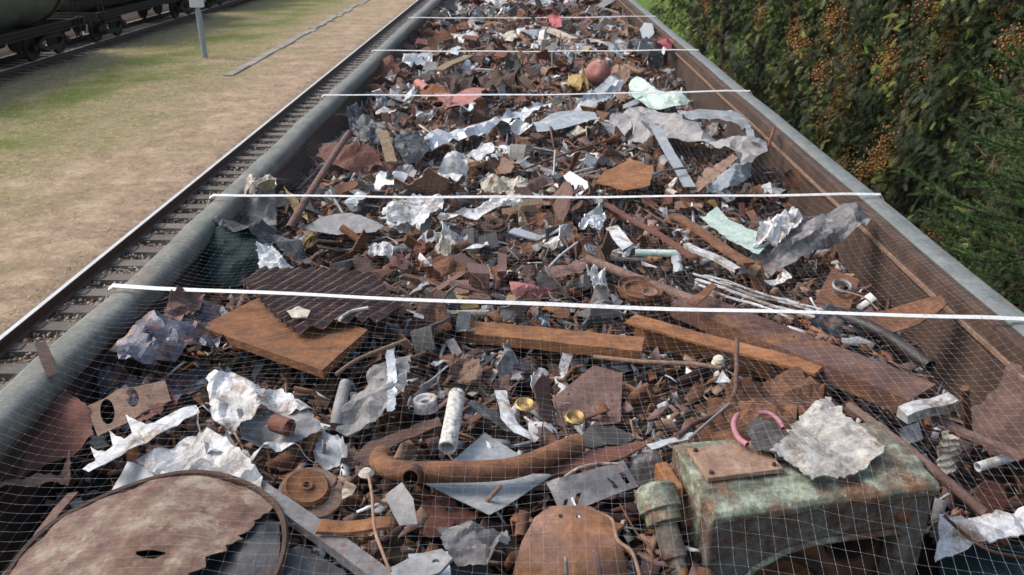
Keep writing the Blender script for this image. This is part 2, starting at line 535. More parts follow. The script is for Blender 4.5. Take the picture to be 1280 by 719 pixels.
def ground_mat():
    m = bpy.data.materials.new('dry_ground')
    m.use_nodes = True
    N, L = m.node_tree.nodes, m.node_tree.links
    bs = N['Principled BSDF']
    bs.inputs['Roughness'].default_value = .95
    bs.inputs['Specular IOR Level'].default_value = .15
    tc = N.new('ShaderNodeTexCoord')
    sx = N.new('ShaderNodeSeparateXYZ')
    L.new(tc.outputs['Object'], sx.inputs[0])

    def noise(sc, det=8, rg=.65, dist=0):
        n = N.new('ShaderNodeTexNoise')
        n.inputs['Scale'].default_value = sc; n.inputs['Detail'].default_value = det; n.inputs['Roughness'].default_value = rg
        n.inputs['Distortion'].default_value = dist
        L.new(tc.outputs['Object'], n.inputs['Vector'])
        return n.outputs[0]

    def ramp(src, stops):
        r = N.new('ShaderNodeValToRGB')
        while len(r.color_ramp.elements) < len(stops):
            r.color_ramp.elements.new(.5)
        for e, (p, c) in zip(r.color_ramp.elements, stops):
            e.position = p; e.color = (*c, 1)
        L.new(src, r.inputs[0])
        return r.outputs[0]

    def math_(op, a, b):
        n = N.new('ShaderNodeMath'); n.operation = op
        for i, v in enumerate((a, b)):
            if isinstance(v, (int, float)):
                n.inputs[i].default_value = v
            else:
                L.new(v, n.inputs[i])
        return n.outputs[0]

    def mix(f, a, b):
        n = N.new('ShaderNodeMix'); n.data_type = 'RGBA'
        L.new(f, n.inputs[0]); L.new(a, n.inputs[6]); L.new(b, n.inputs[7])
        return n.outputs[2]
    dry = ramp(noise(1.4, 10, .7), [(.38, (.17, .12, .083)), (.5, (.32, .225, .15)), (.6, (.46, .35, .25))])
    fine = ramp(noise(7, 10, .85), [(.36, (.17, .115, .08)), (.5, (.35, .26, .185)), (.64, (.6, .49, .38))])
    n = N.new('ShaderNodeMix'); n.data_type = 'RGBA'; n.inputs[0].default_value = .5
    L.new(dry, n.inputs[6]); L.new(fine, n.inputs[7])
    base = n.outputs[2]
    olive = ramp(noise(9, 8, .75), [(.34, (.11, .105, .045)), (.52, (.23, .205, .10)), (.68, (.42, .36, .21))])
    green = ramp(noise(12, 8, .75), [(.3, (.07, .08, .022)), (.55, (.135, .16, .045)), (.75, (.26, .27, .11))])
    # olive turf away from the track, green tufts in a band
    f1 = N.new('ShaderNodeMapRange'); f1.inputs[1].default_value = -7.6; f1.inputs[2].default_value = -10.5
    L.new(math_('ADD', sx.outputs[0], math_('MULTIPLY', math_('SUBTRACT', noise(.5, 7, .7), .5), 13.0)), f1.inputs[0])
    f1b = math_('MULTIPLY', f1.outputs[0], .8)
    base = mix(f1b, base, olive)
    band = N.new('ShaderNodeMapRange'); band.interpolation_type = 'SMOOTHSTEP'
    band.inputs[1].default_value = 2.6; band.inputs[2].default_value = .6
    L.new(math_('ABSOLUTE', math_('ADD', sx.outputs[0], 12.3), 0), band.inputs[0])
    gm = N.new('ShaderNodeMapRange'); gm.inputs[1].default_value = .43; gm.inputs[2].default_value = .58
    L.new(noise(.42, 6, .62), gm.inputs[0])
    base = mix(math_('MULTIPLY', band.outputs[0], gm.outputs[0]), base, green)
    # darker ballast by the far siding
    f2 = N.new('ShaderNodeMapRange'); f2.inputs[1].default_value = -15.2; f2.inputs[2].default_value = -16.0
    L.new(math_('ADD', sx.outputs[0], math_('MULTIPLY', math_('SUBTRACT', noise(1.1, 5, .6), .5), 1.4)), f2.inputs[0])
    base = mix(f2.outputs[0], base, ramp(noise(10, 8, .8), [(.3, (.02, .015, .013)), (.6, (.07, .05, .042)), (.8, (.14, .1, .08))]))
    # grass beyond the hedge side
    f3 = N.new('ShaderNodeMapRange'); f3.inputs[1].default_value = 2.6; f3.inputs[2].default_value = 3.6
    L.new(sx.outputs[0], f3.inputs[0])
    base = mix(f3.outputs[0], base, ramp(noise(6, 8, .75), [(.3, (.05, .09, .015)), (.55, (.11, .17, .03)), (.75, (.19, .25, .06))]))
    f4 = N.new('ShaderNodeMapRange'); f4.inputs[1].default_value = 30; f4.inputs[2].default_value = 24  # ground under the hedge near black, shade painted behind the foliage gaps
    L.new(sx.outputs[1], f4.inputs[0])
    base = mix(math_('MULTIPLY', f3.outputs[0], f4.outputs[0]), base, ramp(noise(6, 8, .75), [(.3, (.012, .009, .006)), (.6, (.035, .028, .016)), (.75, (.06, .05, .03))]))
    L.new(base, bs.inputs['Base Color'])
    bp = N.new('ShaderNodeBump'); bp.inputs['Strength'].default_value = .6; bp.inputs['Distance'].default_value = .03
    L.new(noise(14, 9, .8), bp.inputs['Height'])
    L.new(bp.outputs[0], bs.inputs['Normal'])
    return m


def grid_mesh(xs, ys, fz):
    X, Y = np.meshgrid(xs, ys)
    Z = fz(X, Y)
    V = np.stack([X.ravel(), Y.ravel(), Z.ravel()], 1)
    nx = len(xs)
    i = (np.arange(len(ys) - 1)[:, None] * nx + np.arange(nx - 1)[None]).ravel()
    return V, np.stack([i, i + 1, i + 1 + nx, i + nx], 1)


def vnoise(X, Y, s, seed=0, octv=3):
    """value noise, numpy"""
    out = np.zeros_like(X, float)
    amp, tot = 1.0, 0.0
    for o in range(octv):
        u, v = X / s + seed * 13.7 + o * 5.1, Y / s + seed * 7.3 + o * 9.2
        iu, iv = np.floor(u).astype(int), np.floor(v).astype(int)
        fu, fv = u - iu, v - iv
        fu, fv = fu * fu * (3 - 2 * fu), fv * fv * (3 - 2 * fv)

        def hsh(a, b):
            t = np.sin(a * 127.1 + b * 311.7 + seed * 17.3) * 43758.5453
            return t - np.floor(t)
        out += amp * ((hsh(iu, iv) * (1 - fu) + hsh(iu + 1, iv) * fu) * (1 - fv) + (hsh(iu, iv + 1) * (1 - fu) + hsh(iu + 1, iv + 1) * fu) * fv - .5)
        tot += amp
        amp *= .5
        s /= 2.03
    return out / tot


def ground_z(X, Y):
    z = (.05 * vnoise(X, Y, 2.3, 1) + .02 * vnoise(X, Y, .5, 2)) * np.clip((34 - Y) / 8, .0, 1)
    shoulder = np.clip((X + 6.25) / -.25, 0, 1)          # soil banked against the far rail
    z = z + shoulder * .08 - .02
    bed = ((X > -6.2) & (X < 2.2))
    z = np.where(bed, -.09, z)
    bed2 = (X < -15.9) & (X > -19)
    z = np.where(bed2, -.04, z)
    return z


xs = np.concatenate([[-900, -200, -60, -30], np.arange(-22, -6.3, .2), np.arange(-6.3, -6.0, .06), np.arange(-5.9, 3, .5), np.arange(3, 14, 1.0), [30, 90, 300, 900]])
ys = np.concatenate([[-300, -60, -10, 0, 4], np.arange(7, 32, .2), np.arange(32, 70, .7), [90, 140, 300, 900, 1500]])
V, F = grid_mesh(xs, ys, ground_z)
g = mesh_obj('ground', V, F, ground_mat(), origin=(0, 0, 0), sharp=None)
prop(g, kind='structure')

mb_ball = mat('ballast_stone', [(.3, (.16, .125, .095)), (.5, (.38, .32, .255)), (.75, (.6, .54, .46))], 3, (.85, 1), 0, .5, island=True, var=.45)
# ballast stones between the sleepers (uncountable)


def rocks(n, xr, yr, zr, sz, rg):
    base = np.array([(1, 0, 0), (-1, 0, 0), (0, 1, 0), (0, -1, 0), (0, 0, 1), (0, 0, -1)], float)
    T = np.array([(0, 2, 4), (2, 1, 4), (1, 3, 4), (3, 0, 4), (2, 0, 5), (1, 2, 5), (3, 1, 5), (0, 3, 5)])
    P = base[None] * rg.uniform(.5, 1.1, (n, 6, 1)) + rg.normal(0, .15, (n, 6, 3))
    a = rg.uniform(0, 2 * PI, n)
    c, s = np.cos(a)[:, None], np.sin(a)[:, None]
    P = np.stack([P[..., 0] * c - P[..., 1] * s, P[..., 0] * s + P[..., 1] * c, P[..., 2] * .7], -1)
    P *= rg.uniform(sz[0], sz[1], (n, 1, 1))
    y = yr[0] + (yr[1] - yr[0]) * rg.random(n) ** 1.6
    P += np.stack([rg.uniform(*xr, n), y, rg.uniform(*zr, n)], -1)[:, None]
    return P.reshape(-1, 3), (T[None] + np.arange(n)[:, None, None] * 6).reshape(-1, 3)


V, F = rocks(30000, (-6.2, -2.2), (6, 48), (-.065, -.012), (.02, .045), rng)
prop(mesh_obj('ballast', V, F, mb_ball, origin=(0, 0, 0), smooth=False), kind='stuff')

rail_side = mat('rail_side', [(.3, (.04, .025, .02)), (.6, (.1, .06, .045)), (.8, (.17, .11, .08))], 8, (.6, .9), 0, .4, var=0)
rail_top = mat('rail_head', [(.3, (.6, .6, .61)), (.7, (.75, .75, .77))], 3, (.35, .5), .3, 0, var=0)  # whitish base colour carries the highlight along the worn head
sleeper_m = mat('sleeper_wood', [(.3, (.07, .06, .053)), (.55, (.17, .15, .135)), (.8, (.31, .28, .25))], 6, (.85, 1), 0, .5, streak=(.4, 3, 3))


def rail(x, y0, y1, parent):
    mb = MB()
    pr = [(x - .07, 0), (x + .07, 0), (x + .07, .015), (x + .012, .035), (x + .012, .13), (x + .036, .14), (x + .036, .17), (x - .036, .17), (x - .036, .14), (x - .012, .13), (x - .012, .035), (x - .07, .015)]
    mb.prism(pr, y0, y1)
    r = mb.obj('rail', rail_side, parent, smooth=False)
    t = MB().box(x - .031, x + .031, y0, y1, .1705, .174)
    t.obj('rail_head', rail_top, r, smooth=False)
    return r


def track(xc, y0, y1, label, slp=(5, 40)):
    t = empty('railway_track', (0, 0, 0), label, 'railway track')
    for s in (-1, 1):
        rail(xc + s * .76, y0, y1, t)
    base = None
    y = slp[0]
    k = 0
    me = None
    while y < slp[1]:
        if me is None:
            mb = MB()
            mb.box(-1.3, 1.3, -.12, .12, -.1, -.002)
            for s in (-1, 1):
                mb.box(s * .76 - .18, s * .76 + .18, -.08, .08, -.002, .012)
            o = mb.obj('sleeper', sleeper_m, t, smooth=False)
            me = o.data
        else:
            o = bpy.data.objects.new('sleeper', me)
            COL.objects.link(o)
            o.parent = t
        o.location = (xc + rnd.uniform(-.03, .03), y, rnd.uniform(-.012, .006) + .012)
        o.rotation_euler = (0, 0, rnd.uniform(-.03, .03))
        y += .545
        k += 1
    return t


track(-5.36, -5, 260, 'railway track with bright worn rail head beside the loaded wagon', (6, 55))
track(.13, -5, 60, 'railway track underneath the loaded scrap wagon', (-1, 16))
track(-17.2, -5, 260, 'dark oily railway track under the parked tank wagons', (10, 50))

# ------------------------------------------------------------------ gondola wagon
W = empty('gondola_wagon', (.13, 7.6, 1.1), 'open rusty gondola wagon with pale painted top rims, filled with scrap metal', 'railway wagon')
WO = Vector(W.location)


def wpart(mb, name, m, **k):
    V = np.array(mb.V) - np.array(WO)
    return mesh_obj(name, V, mb.F, m, W, **k)


def wobble_wall(x, th, z0, z1, y0, y1, amp, seed):
    ysn = np.arange(y0, y1 + .01, .12)
    zsn = np.linspace(z0, z1, 14)
    Y, Z = np.meshgrid(ysn, zsn)
    X = x + amp * vnoise(Y, Z, .9, seed) + .006 * np.sin(Y * 2 * PI / 1.3)
    V = np.stack([X.ravel(), Y.ravel(), Z.ravel()], 1)
    nx = len(ysn)
    i = (np.arange(len(zsn) - 1)[:, None] * nx + np.arange(nx - 1)[None]).ravel()
    Q = np.stack([i, i + 1, i + 1 + nx, i + nx], 1)
    n = len(V)
    V2 = V + np.array([th, 0, 0])
    F = [tuple(map(int, f)) for f in Q] + [tuple(int(a) + n for a in f[::-1]) for f in Q]
    mb = MB()
    mb.add(V, F[:len(Q)])
    mb.add(V2, [tuple(a - n for a in f) for f in F[len(Q):]])
    return mb


mb = wobble_wall(XL1 - .03, -.012, 1.3, RIMZ - .02, WY0, WY1, .035, 3)
wpart(mb, 'side_wall', M['wall'])
mb = wobble_wall(XR1 + .014, .012, 1.3, RIMZ - .02, WY0, WY1, .03, 4)
wpart(mb, 'side_wall', M['wall'])
# outer stakes
for X, s in ((XL0, -1), (XR0, 1)):
    y = WY0 + .5
    while y < WY1:
        q = MB().prism([(X - s * .02, 1.3), (X - s * .02, RIMZ - .1), (X - s * .1, RIMZ - .1), (X - s * .1, 1.3)], y - .05, y + .05)
        wpart(q, 'wall_stake', M['wall'], smooth=False)
        y += 1.3
# left rounded rim with dents


def rim_sweep(prof, seed, amp=.006, step=.15):
    P = []
    y = WY0
    while y <= WY1:
        P.append(Vector((amp * mnoise.noise(Vector((y * .8, seed, 0))) * 2 + amp * .5 * mnoise.noise(Vector((y * 5, seed, 4))), y, amp * mnoise.noise(Vector((y * 1.1, seed + 5, 2))) * 1.4)))
        y += step
    V, F = [], []
    m = len(prof)
    for p in P:
        V += [(p.x + a, p.y, p.z + b) for a, b in prof]
    for i in range(len(P) - 1):
        for j in range(m):
            a, b = i * m + j, i * m + (j + 1) % m
            F.append((a, a + m, b + m, b))
    F.append(tuple(range(m)))
    F.append(tuple((len(P) - 1) * m + j for j in reversed(range(m))))
    mb = MB()
    mb.add(V, F)
    return mb


cx0 = (XL0 + XL1) / 2
half = (XL1 - XL0) / 2
prof = [(cx0 + half * math.copysign(abs(math.cos(t)) ** .75, math.cos(t)), RIMZ - .052 + .052 * math.copysign(abs(math.sin(t)) ** .75, math.sin(t))) for t in np.linspace(0, 2 * PI, 20, endpoint=False)]
wpart(rim_sweep(prof, 1.0, .011, .07), 'top_rim', M['rim'], sharp=60)
prof = [(XRB, RIMZ - .1), (XRB, RIMZ - .006), (XRB + .008, RIMZ), (XR0 - .03, RIMZ), (XR0 - .012, RIMZ - .004), (XR0, RIMZ - .02), (XR0, RIMZ - .1)]
wpart(rim_sweep(prof, 2.0, .004), 'top_rim', M['rimblue'], sharp=40)
prof = [(XR1, RIMZ - .075), (XR1, RIMZ - .014), (XR1 + .006, RIMZ - .009), (XRB - .003, RIMZ - .009), (XRB - .003, RIMZ - .075)]
wpart(rim_sweep(prof, 2.0, .004), 'inner_lip', M['wall'], sharp=40)
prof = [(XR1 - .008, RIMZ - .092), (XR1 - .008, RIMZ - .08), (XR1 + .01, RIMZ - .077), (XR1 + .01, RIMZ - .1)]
wpart(rim_sweep(prof, 2.0, .004), 'weld_bead', M['tan'], sharp=40)  # thin ledge, paler than the wall to paint its highlight line
for yy in (WY0, WY1):
    q = MB().box(XL0, XR0, yy - .05, yy, 1.3, RIMZ - .12)
    wpart(q, 'end_wall', M['wall'], smooth=False)
    q = MB().box(XL0 - .002, XR0 + .002, yy - .065, yy + .015, RIMZ - .118, RIMZ - .004)
    wpart(q, 'end_rim', M['rim'], smooth=False)
wpart(MB().box(XL0 + .03, XR0 - .03, WY0, WY1, 1.18, 1.3), 'floor_frame', M['dark'], smooth=False)
for yb in (2.2, 13.0):
    bo = wpart(MB().box(-.9, 1.16, yb - .9, yb + .9, .55, .85).box(-.2, .46, yb - .3, yb + .3, .85, 1.18), 'bogie', M['dark'], smooth=False)
    for sx in (-.63, .89):
        for sy in (-.92, .92):
            c = Vector((sx, yb + sy, .6)) - WO
            MM = Matrix.Translation(c) @ Matrix.Rotation(R(90), 4, 'Y')
            mesh_obj('wheel', *lathe([(0, -.06), (.42, -.06), (.47, -.03), (.48, .05), (.4, .06), (.1, .03), (0, .03)], 24, MM), M['dark'], bo)

# a tie strip bent over the left rim
p0 = at(52, 430, 1.19)
p1 = at(66, 468, 1.19)
# ------------------------------------------------------------------ scrap heap core


def heap_h(X, Y):
    """depth of the heap core below camera"""
    X = np.asarray(X, float); Y = np.asarray(Y, float)
    u = (X - .1) / 1.4
    h = 1.385 + .10 * np.abs(u) ** 4
    h = h + .09 * np.clip((X - 1.0) / .5, 0, 1) ** 1.3                         # sinks by the hedge side wall
    h = h + .20 * np.clip((X - .75) / .4, 0, 1) * np.clip((2.3 - Y) / .5, 0, 1)   # hollow at the near corner
    h = h + .16 * np.clip((-.85 - X) / .3, 0, 1) * np.clip((2.2 - Y) / .5, 0, 1)
    h = h + .28 * ((X > .42) & (X < 1.12) & (Y < 1.92))                        # the machine housing sits in this pit
    h = h + (.07 + .05 * np.clip((Y - 2) / 2, 0, 1)) * vnoise(X, Y, .45, 5, 3) + .05 * vnoise(X, Y, .13, 6, 2)
    h = h - .05 * np.clip((Y - 5) / 4, 0, 1) * (1 - np.clip(np.abs(u), 0, 1) ** 3)
    return h


xs = np.arange(XL1 - .02, XR1 + .03, .035)
ys = np.arange(WY0 + .02, WY1, .04)
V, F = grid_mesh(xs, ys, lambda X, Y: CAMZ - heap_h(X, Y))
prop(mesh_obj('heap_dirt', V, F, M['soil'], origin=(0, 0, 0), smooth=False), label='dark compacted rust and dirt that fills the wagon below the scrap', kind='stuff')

# ------------------------------------------------------------------ named pieces
HERO = []          # (landmark phrase, world position)
MASKS = []         # photo outlines of the placed pieces


def reg(o, label, cat, lm=None, group=None, pos=None):
    prop(o, label, cat, group)
    if lm:
        HERO.append((lm, Vector(pos if pos is not None else o.location)))
    return o


def maskpoly(Vw):
    p = px(np.asarray(Vw))
    MASKS.append(p)


def hull_mask(Vw):
    p = px(np.asarray([tuple(v) for v in Vw]))
    pts = sorted(set((round(a, 1), round(b, 1)) for a, b in p))
    if len(pts) < 3:
        return
    def half_(ps):
        h = []
        for q in ps:
            while len(h) > 1 and (h[-1][0] - h[-2][0]) * (q[1] - h[-2][1]) - (h[-1][1] - h[-2][1]) * (q[0] - h[-2][0]) <= 0:
                h.pop()
            h.append(q)
        return h[:-1]
    MASKS.append(np.array(half_(pts) + half_(pts[::-1])))


SEED = [100]


def S(name, label, cat, pts, h, m, amp=.012, th=.0015, wl=.09, lm=None, holes=(), jag=0, res=None, nf=5, wave=None, parent=None, mask=True, group=None, bulge=0, sharp=13):
    """sheet whose outline is given as photo pixels at depth h (one value or one per point)"""
    SEED[0] += 1
    rg = np.random.default_rng(SEED[0])
    hs = [h] * len(pts) if isinstance(h, (int, float)) else list(h)
    W3 = np.array([tuple(at(x, y, hh)) for (x, y), hh in zip(pts, hs)])
    H3 = [np.array([tuple(at(x, y, float(np.mean(hs)))) for x, y in ho]) for ho in holes]
    if mask:
        MASKS.append(np.array(pts, float))
    c = W3.mean(0)
    _, _, vt = np.linalg.svd(W3 - c)
    n = vt[2]
    if n[2] < 0:
        n = -n
    e1 = vt[0]
    e2 = np.cross(n, e1)
    P2 = np.stack([(W3 - c) @ e1, (W3 - c) @ e2], 1)
    res_h = (W3 - c) @ n
    if np.sum(P2[:, 0] * np.roll(P2[:, 1], -1) - P2[:, 1] * np.roll(P2[:, 0], -1)) < 0:
        P2 = P2[::-1]; res_h = res_h[::-1]
    size = np.ptp(P2, axis=0).max()
    if amp >= .008:
        jag = jag or .0022
    if amp >= .012:
        amp, wl = amp * 1.45, wl * .85
    res = res or max(size / 34, .0055)
    Q, T = flat_mesh([tuple(p) for p in P2], res, [[tuple(x) for x in np.stack([(q - c) @ e1, (q - c) @ e2], 1)] for q in H3], jag, rg)
    w = 1 / (np.linalg.norm(Q[:, None] - P2[None], axis=2) ** 2 + 1e-6)
    z = (w * res_h[None]).sum(1) / w.sum(1)
    z = z + folds(Q, amp, wl, rg, nf)
    if bulge:
        rr = np.linalg.norm(Q - P2.mean(0), axis=1) / (size / 2)
        z = z + bulge * (1 - np.clip(rr, 0, 1.2) ** 2)
    if wave:
        a, wlen, ang = wave
        z = z + a * np.sin((Q @ np.array([math.cos(ang), math.sin(ang)])) * 2 * PI / wlen)
    V = c + Q[:, :1] * e1 + Q[:, 1:] * e2 + z[:, None] * n
    V, F = solid(V, T, th)
    o = mesh_obj(name, V, F, m, parent, sharp=sharp)
    if parent is None:
        reg(o, label, cat, lm, group, V.mean(0))
    return o


def PT(pts, default=1.3):
    return [at(p[0], p[1], p[2] if len(p) > 2 else default) for p in pts]


def T(name, label, cat, pts, r, m, h=1.3, hollow=True, lm=None, sm=True, n=14, wall=.14, mask=True, group=None, jitter=0):
    P = PT(pts, h)
    if sm:
        P = smooth_path(P, 6)
    elif len(P) == 2:
        P = [P[0].lerp(P[1], i / 6) for i in range(7)]
    if jitter:
        P = [p + Vector((rnd.gauss(0, jitter), rnd.gauss(0, jitter), rnd.gauss(0, jitter))) for p in P]
    g_ = pipe_geo(P, r, wall, n) if hollow else sweep(P, circ(r, max(6, n - 4)))
    o = mesh_obj(name, [tuple(v) for v in g_[0]], g_[1], m, sharp=50)
    if mask:
        hull_mask(g_[0])
    return reg(o, label, cat, lm, group, sum(P, Vector()) / len(P))


def B(name, label, cat, pts, prof, m, h=1.3, up=(0, 0, 1), lm=None, sm=False, mask=True, group=None, roll=0, bend=0.004, parent=None):
    P = PT(pts, h)
    if sm:
        P = smooth_path(P, 5)
    elif len(P) == 2:
        P = [P[0].lerp(P[1], i / 24) for i in range(25)]
        k = rnd.uniform(0, 9)
        P = [p + Vector((0, 0, bend * math.sin(k + i * .3))) for i, p in enumerate(P)]
    V, F = sweep(P, prof, up, roll=roll)
    V = [v + mnoise.noise_vector(v * 19) * .0022 + mnoise.noise_vector(v * 70) * .0012 for v in V]
    dr = (P[-1] - P[0]).normalized()
    m_ = len(prof)
    for q_ in range(m_):
        V[q_] = V[q_] + dr * rnd.uniform(-.006, .006)
        V[-1 - q_] = V[-1 - q_] + dr * rnd.uniform(-.008, .008)
    o = mesh_obj(name, [tuple(v) for v in V], F, m, parent, sharp=30)
    if mask:
        hull_mask(V)
    if parent is None:
        reg(o, label, cat, lm, group, sum(P, Vector()) / len(P))
    return o


def D(name, label, cat, x, y, h, prof, m, tilt=(0, 0), lm=None, n=32, mask=True, arc=(0, 2 * PI), group=None):
    c = at(x, y, h)
    MM = Matrix.Translation(c) @ Matrix.Rotation(tilt[0], 4, 'X') @ Matrix.Rotation(tilt[1], 4, 'Y')
    V, F = lathe(prof, n, MM, arc)
    o = mesh_obj(name, [tuple(v) for v in V], F, m, sharp=35)
    if mask:
        hull_mask(V)
    return reg(o, label, cat, lm, group, c)


# --- the bent tie on the rail-side rim
B('tie_strip', 'short brown metal tie bent over the pale rim near the camera', 'strip', [(50, 428, 1.195), (57, 448, 1.185), (66, 470, 1.20)], rect(.03, .003), M['dark'], sm=True, mask=False)

# --- torn drum cover, near corner
def drum_cover():
    c = at(182, 706, 1.27)
    RR = .292
    root = empty('drum_disc', c, 'large round rusty drum cover with peeling beige paint and a torn edge', 'drum cover')
    HERO.append(('torn drum cover', c))
    outl = []
    torn = [(0.05, .93), (-.02, .80), (-.16, .76), (-.22, .66), (-.3, .7), (-.36, .58), (-.48, .6), (-.62, .47), (-.8, .52), (-1.0, .45), (-1.15, .62), (-1.25, .95)]
    for a in np.linspace(.12, 2 * PI - 1.28, 60):
        outl.append((RR * math.cos(a), RR * math.sin(a)))
    for a, r in reversed(torn):
        outl.append((RR * r * math.cos(a), RR * r * math.sin(a)))
    ca_, sa_ = math.cos(.55), math.sin(.55)
    outl = [(p[0] * ca_ - p[1] * sa_, p[0] * sa_ + p[1] * ca_) for p in outl]
    hole = [(.03 * math.cos(a) * (1 + .3 * math.sin(3 * a)) + .02, .012 * math.sin(a) - .005) for a in np.linspace(0, 2 * PI, 10, endpoint=False)]
    rg = np.random.default_rng(5)
    Q, Tt = flat_mesh(outl, .012, [hole], .0035, rg)
    r = np.linalg.norm(Q, axis=1)
    z = .035 * (1 - (r / RR) ** 2) + folds(Q, .006, .09, rg, 6)
    tl = Matrix.Rotation(R(5), 4, 'X') @ Matrix.Rotation(R(-3), 4, 'Y')
    tv = lambda P: np.array([tuple(tl @ Vector(p)) for p in P])
    V, F = solid(np.column_stack([Q, z]), Tt, .0018)
    mesh_obj('disc', tv(V), F, M['lid'], root)
    V, F = lathe([(RR - .004, -.012), (RR + .004, -.014), (RR + .007, .0), (RR + .003, .007), (RR - .006, .005), (RR - .008, -.002)], 72, None)
    V = np.array([tuple(v) for v in V]); V[:, 2] += .004 * np.sin(np.arctan2(V[:, 1], V[:, 0]) * 5)
    mesh_obj('rolled_edge', tv(V), F + [], M['dark'], root)
    Q, Tt = flat_mesh([((RR - .012) * math.cos(a), (RR - .012) * math.sin(a)) for a in np.linspace(0, 2 * PI, 40, endpoint=False)], .02)
    V, F = solid(np.column_stack([Q, -.045 + folds(Q, .02, .12, rg, 6)]), Tt, .002)
    mesh_obj('inner_sheet', tv(V), F, M['darksteel'], root)
    MASKS.append(px(np.array([tuple(c + Vector((RR * math.cos(a), RR * math.sin(a), 0))) for a in np.linspace(0, 2 * PI, 24)])))


drum_cover()

# --- green machine housing
def housing():
    A, B_ = at(889, 639, 1.205), at(1173, 601, 1.205)
    ex = (B_ - A); w = ex.length; ex.normalize()
    ey = Vector((-ex.y, ex.x, 0)); ez = Vector((0, 0, 1))
    root = empty('machine_housing', A, 'big cast iron machine housing with chipped green paint and a dark round bore', 'machine housing')
    HERO.append(('green machine housing', A + ex * w / 2))
    MM = Matrix(((ex.x, ey.x, 0, 0), (ex.y, ey.y, 0, 0), (0, 0, 1, 0), (0, 0, 0, 1)))
    dpt, Hh = .235, .5

    def put(mb, name, m, par=root, bev=.006, seg=3):
        V = [MM @ Vector(v) for v in mb.V]
        o = mesh_obj(name, [tuple(v) for v in V], mb.F, m, par, sharp=40)
        if bev:
            b = o.modifiers.new('b', 'BEVEL'); b.width = bev; b.segments = seg; b.limit_method = 'ANGLE'; b.angle_limit = R(40)
        return o
    # top casting: stepped slab with rounded front lip
    lip = [(-.0, -.036), (-.012, -.03), (-.015, -.012), (-.006, -.001), (.02, .002), (.05, .004), (.062, .016), (dpt, .02), (dpt, -.036)]
    mb = MB()
    n = len(lip)
    ts = np.linspace(0, 1, 13)
    V = []
    for t in ts:
        V += [(w * t, a, b + .002 * math.sin(t * 17)) for a, b in lip]
    F = [tuple(range(n))[::-1], tuple(len(ts) * n - n + j for j in range(n))]
    for i in range(len(ts) - 1):
        for j in range(n):
            a, b = i * n + j, i * n + (j + 1) % n
            F.append((a, b, b + n, a + n))
    mb.add(V, F)
    put(mb, 'top_casting', M['green'], bev=.004)
    fr = [(0, -Hh), (0, -.038), (w, -.038), (w, -Hh), (.87 * w, -Hh), (.87 * w, -.135), (.84 * w, -.125), (.5 * w, -.125), (.34 * w, -.14), (.22 * w, -.175), (.13 * w, -.235), (.08 * w, -.32), (.07 * w, -Hh)]
    mb = MB().prism(fr, 0.0, .055)
    put(mb, 'front_frame', M['casting'], bev=.009)
    # ledge moulding along the opening
    ed = [(.87 * w, -.32), (.87 * w, -.14), (.85 * w, -.128), (.5 * w, -.124), (.34 * w, -.139), (.22 * w, -.174), (.13 * w, -.234), (.08 * w, -.32)]
    V, F = sweep([Vector((a, -.004, b)) for a, b in ed[1:]], circ(.008, 8), up=(0, 1, 0))
    put(MB().add(V, F), 'opening_edge', M['green'], bev=0)
    # back plate with bore
    bc = (.735 * w, -.19); br = .064
    arcp = [(bc[0] + br * math.cos(a), bc[1] + br * math.sin(a)) for a in np.linspace(0, 2 * PI, 28, endpoint=False)]
    Q, Tt = flat_mesh([(.03 * w, -Hh), (.97 * w, -Hh), (.97 * w, -.08), (.03 * w, -.08)], .03, [arcp])
    V, F = solid(np.column_stack([Q[:, 0], np.full(len(Q), .075), Q[:, 1]]), Tt[:, ::-1], -.012)
    put(MB().add(V, F), 'recess_plate', M['dome'], bev=0)
    mb = MB()
    V, F = pipe_geo([Vector((bc[0], .06 + .015 * i, bc[1])) for i in range(11)], br * 1.1, .12, 28, up=(0, 0, 1))
    mb.add(V, F)
    put(mb, 'bore', M['dark'], bev=0)
    V, F = lathe([(.15, .0), (.158, .01), (.17, .012), (.178, .0)], 40, Matrix.Translation((.37 * w, .068, -.38)) @ Matrix.Rotation(R(90), 4, 'X'))
    put(MB().add(V, F), 'arc_rib', M['dark'], bev=0)
    put(MB().box(.0, .035, .057, dpt, -Hh, -.0375), 'side_cheek', M['green'])
    put(MB().box(w - .035, w, .057, dpt, -Hh, -.0375), 'side_cheek', M['casting'])
    put(MB().box(.03, w - .03, dpt - .03, dpt - .004, -Hh, -.039), 'rear_plate', M['dark'])
    # cover plate screwed on the top
    mb = MB().box(.02, .205, .072, .195, .022, .034)
    cp = put(mb, 'cover_plate', M['tan'], bev=.002)
    for (a, b) in ((.035, .088), (.19, .088), (.19, .18), (.035, .18)):
        V, F = lathe([(0, .04), (.005, .04), (.006, .034)], 10, Matrix.Translation((a, b, 0)))
        put(MB().add(V, F), 'screw', M['dark'], cp, bev=0)
    V, F = lathe([(0, .012), (.013, .01), (.02, .0)], 12, Matrix.Translation((.87 * w, -.002, -.085)) @ Matrix.Rotation(R(90), 4, 'X'))
    put(MB().add(V, F), 'bolt_head', M['rust'], bev=0)
    # left inner post (second wall visible at the side)
    put(MB().box(-.045, -.012, .12, .23, -Hh, -.02), 'side_flange', M['orange'])
    MASKS.append(np.array([(838, 560), (1100, 540), (1182, 605), (1205, 860), (790, 860)], float))


housing()

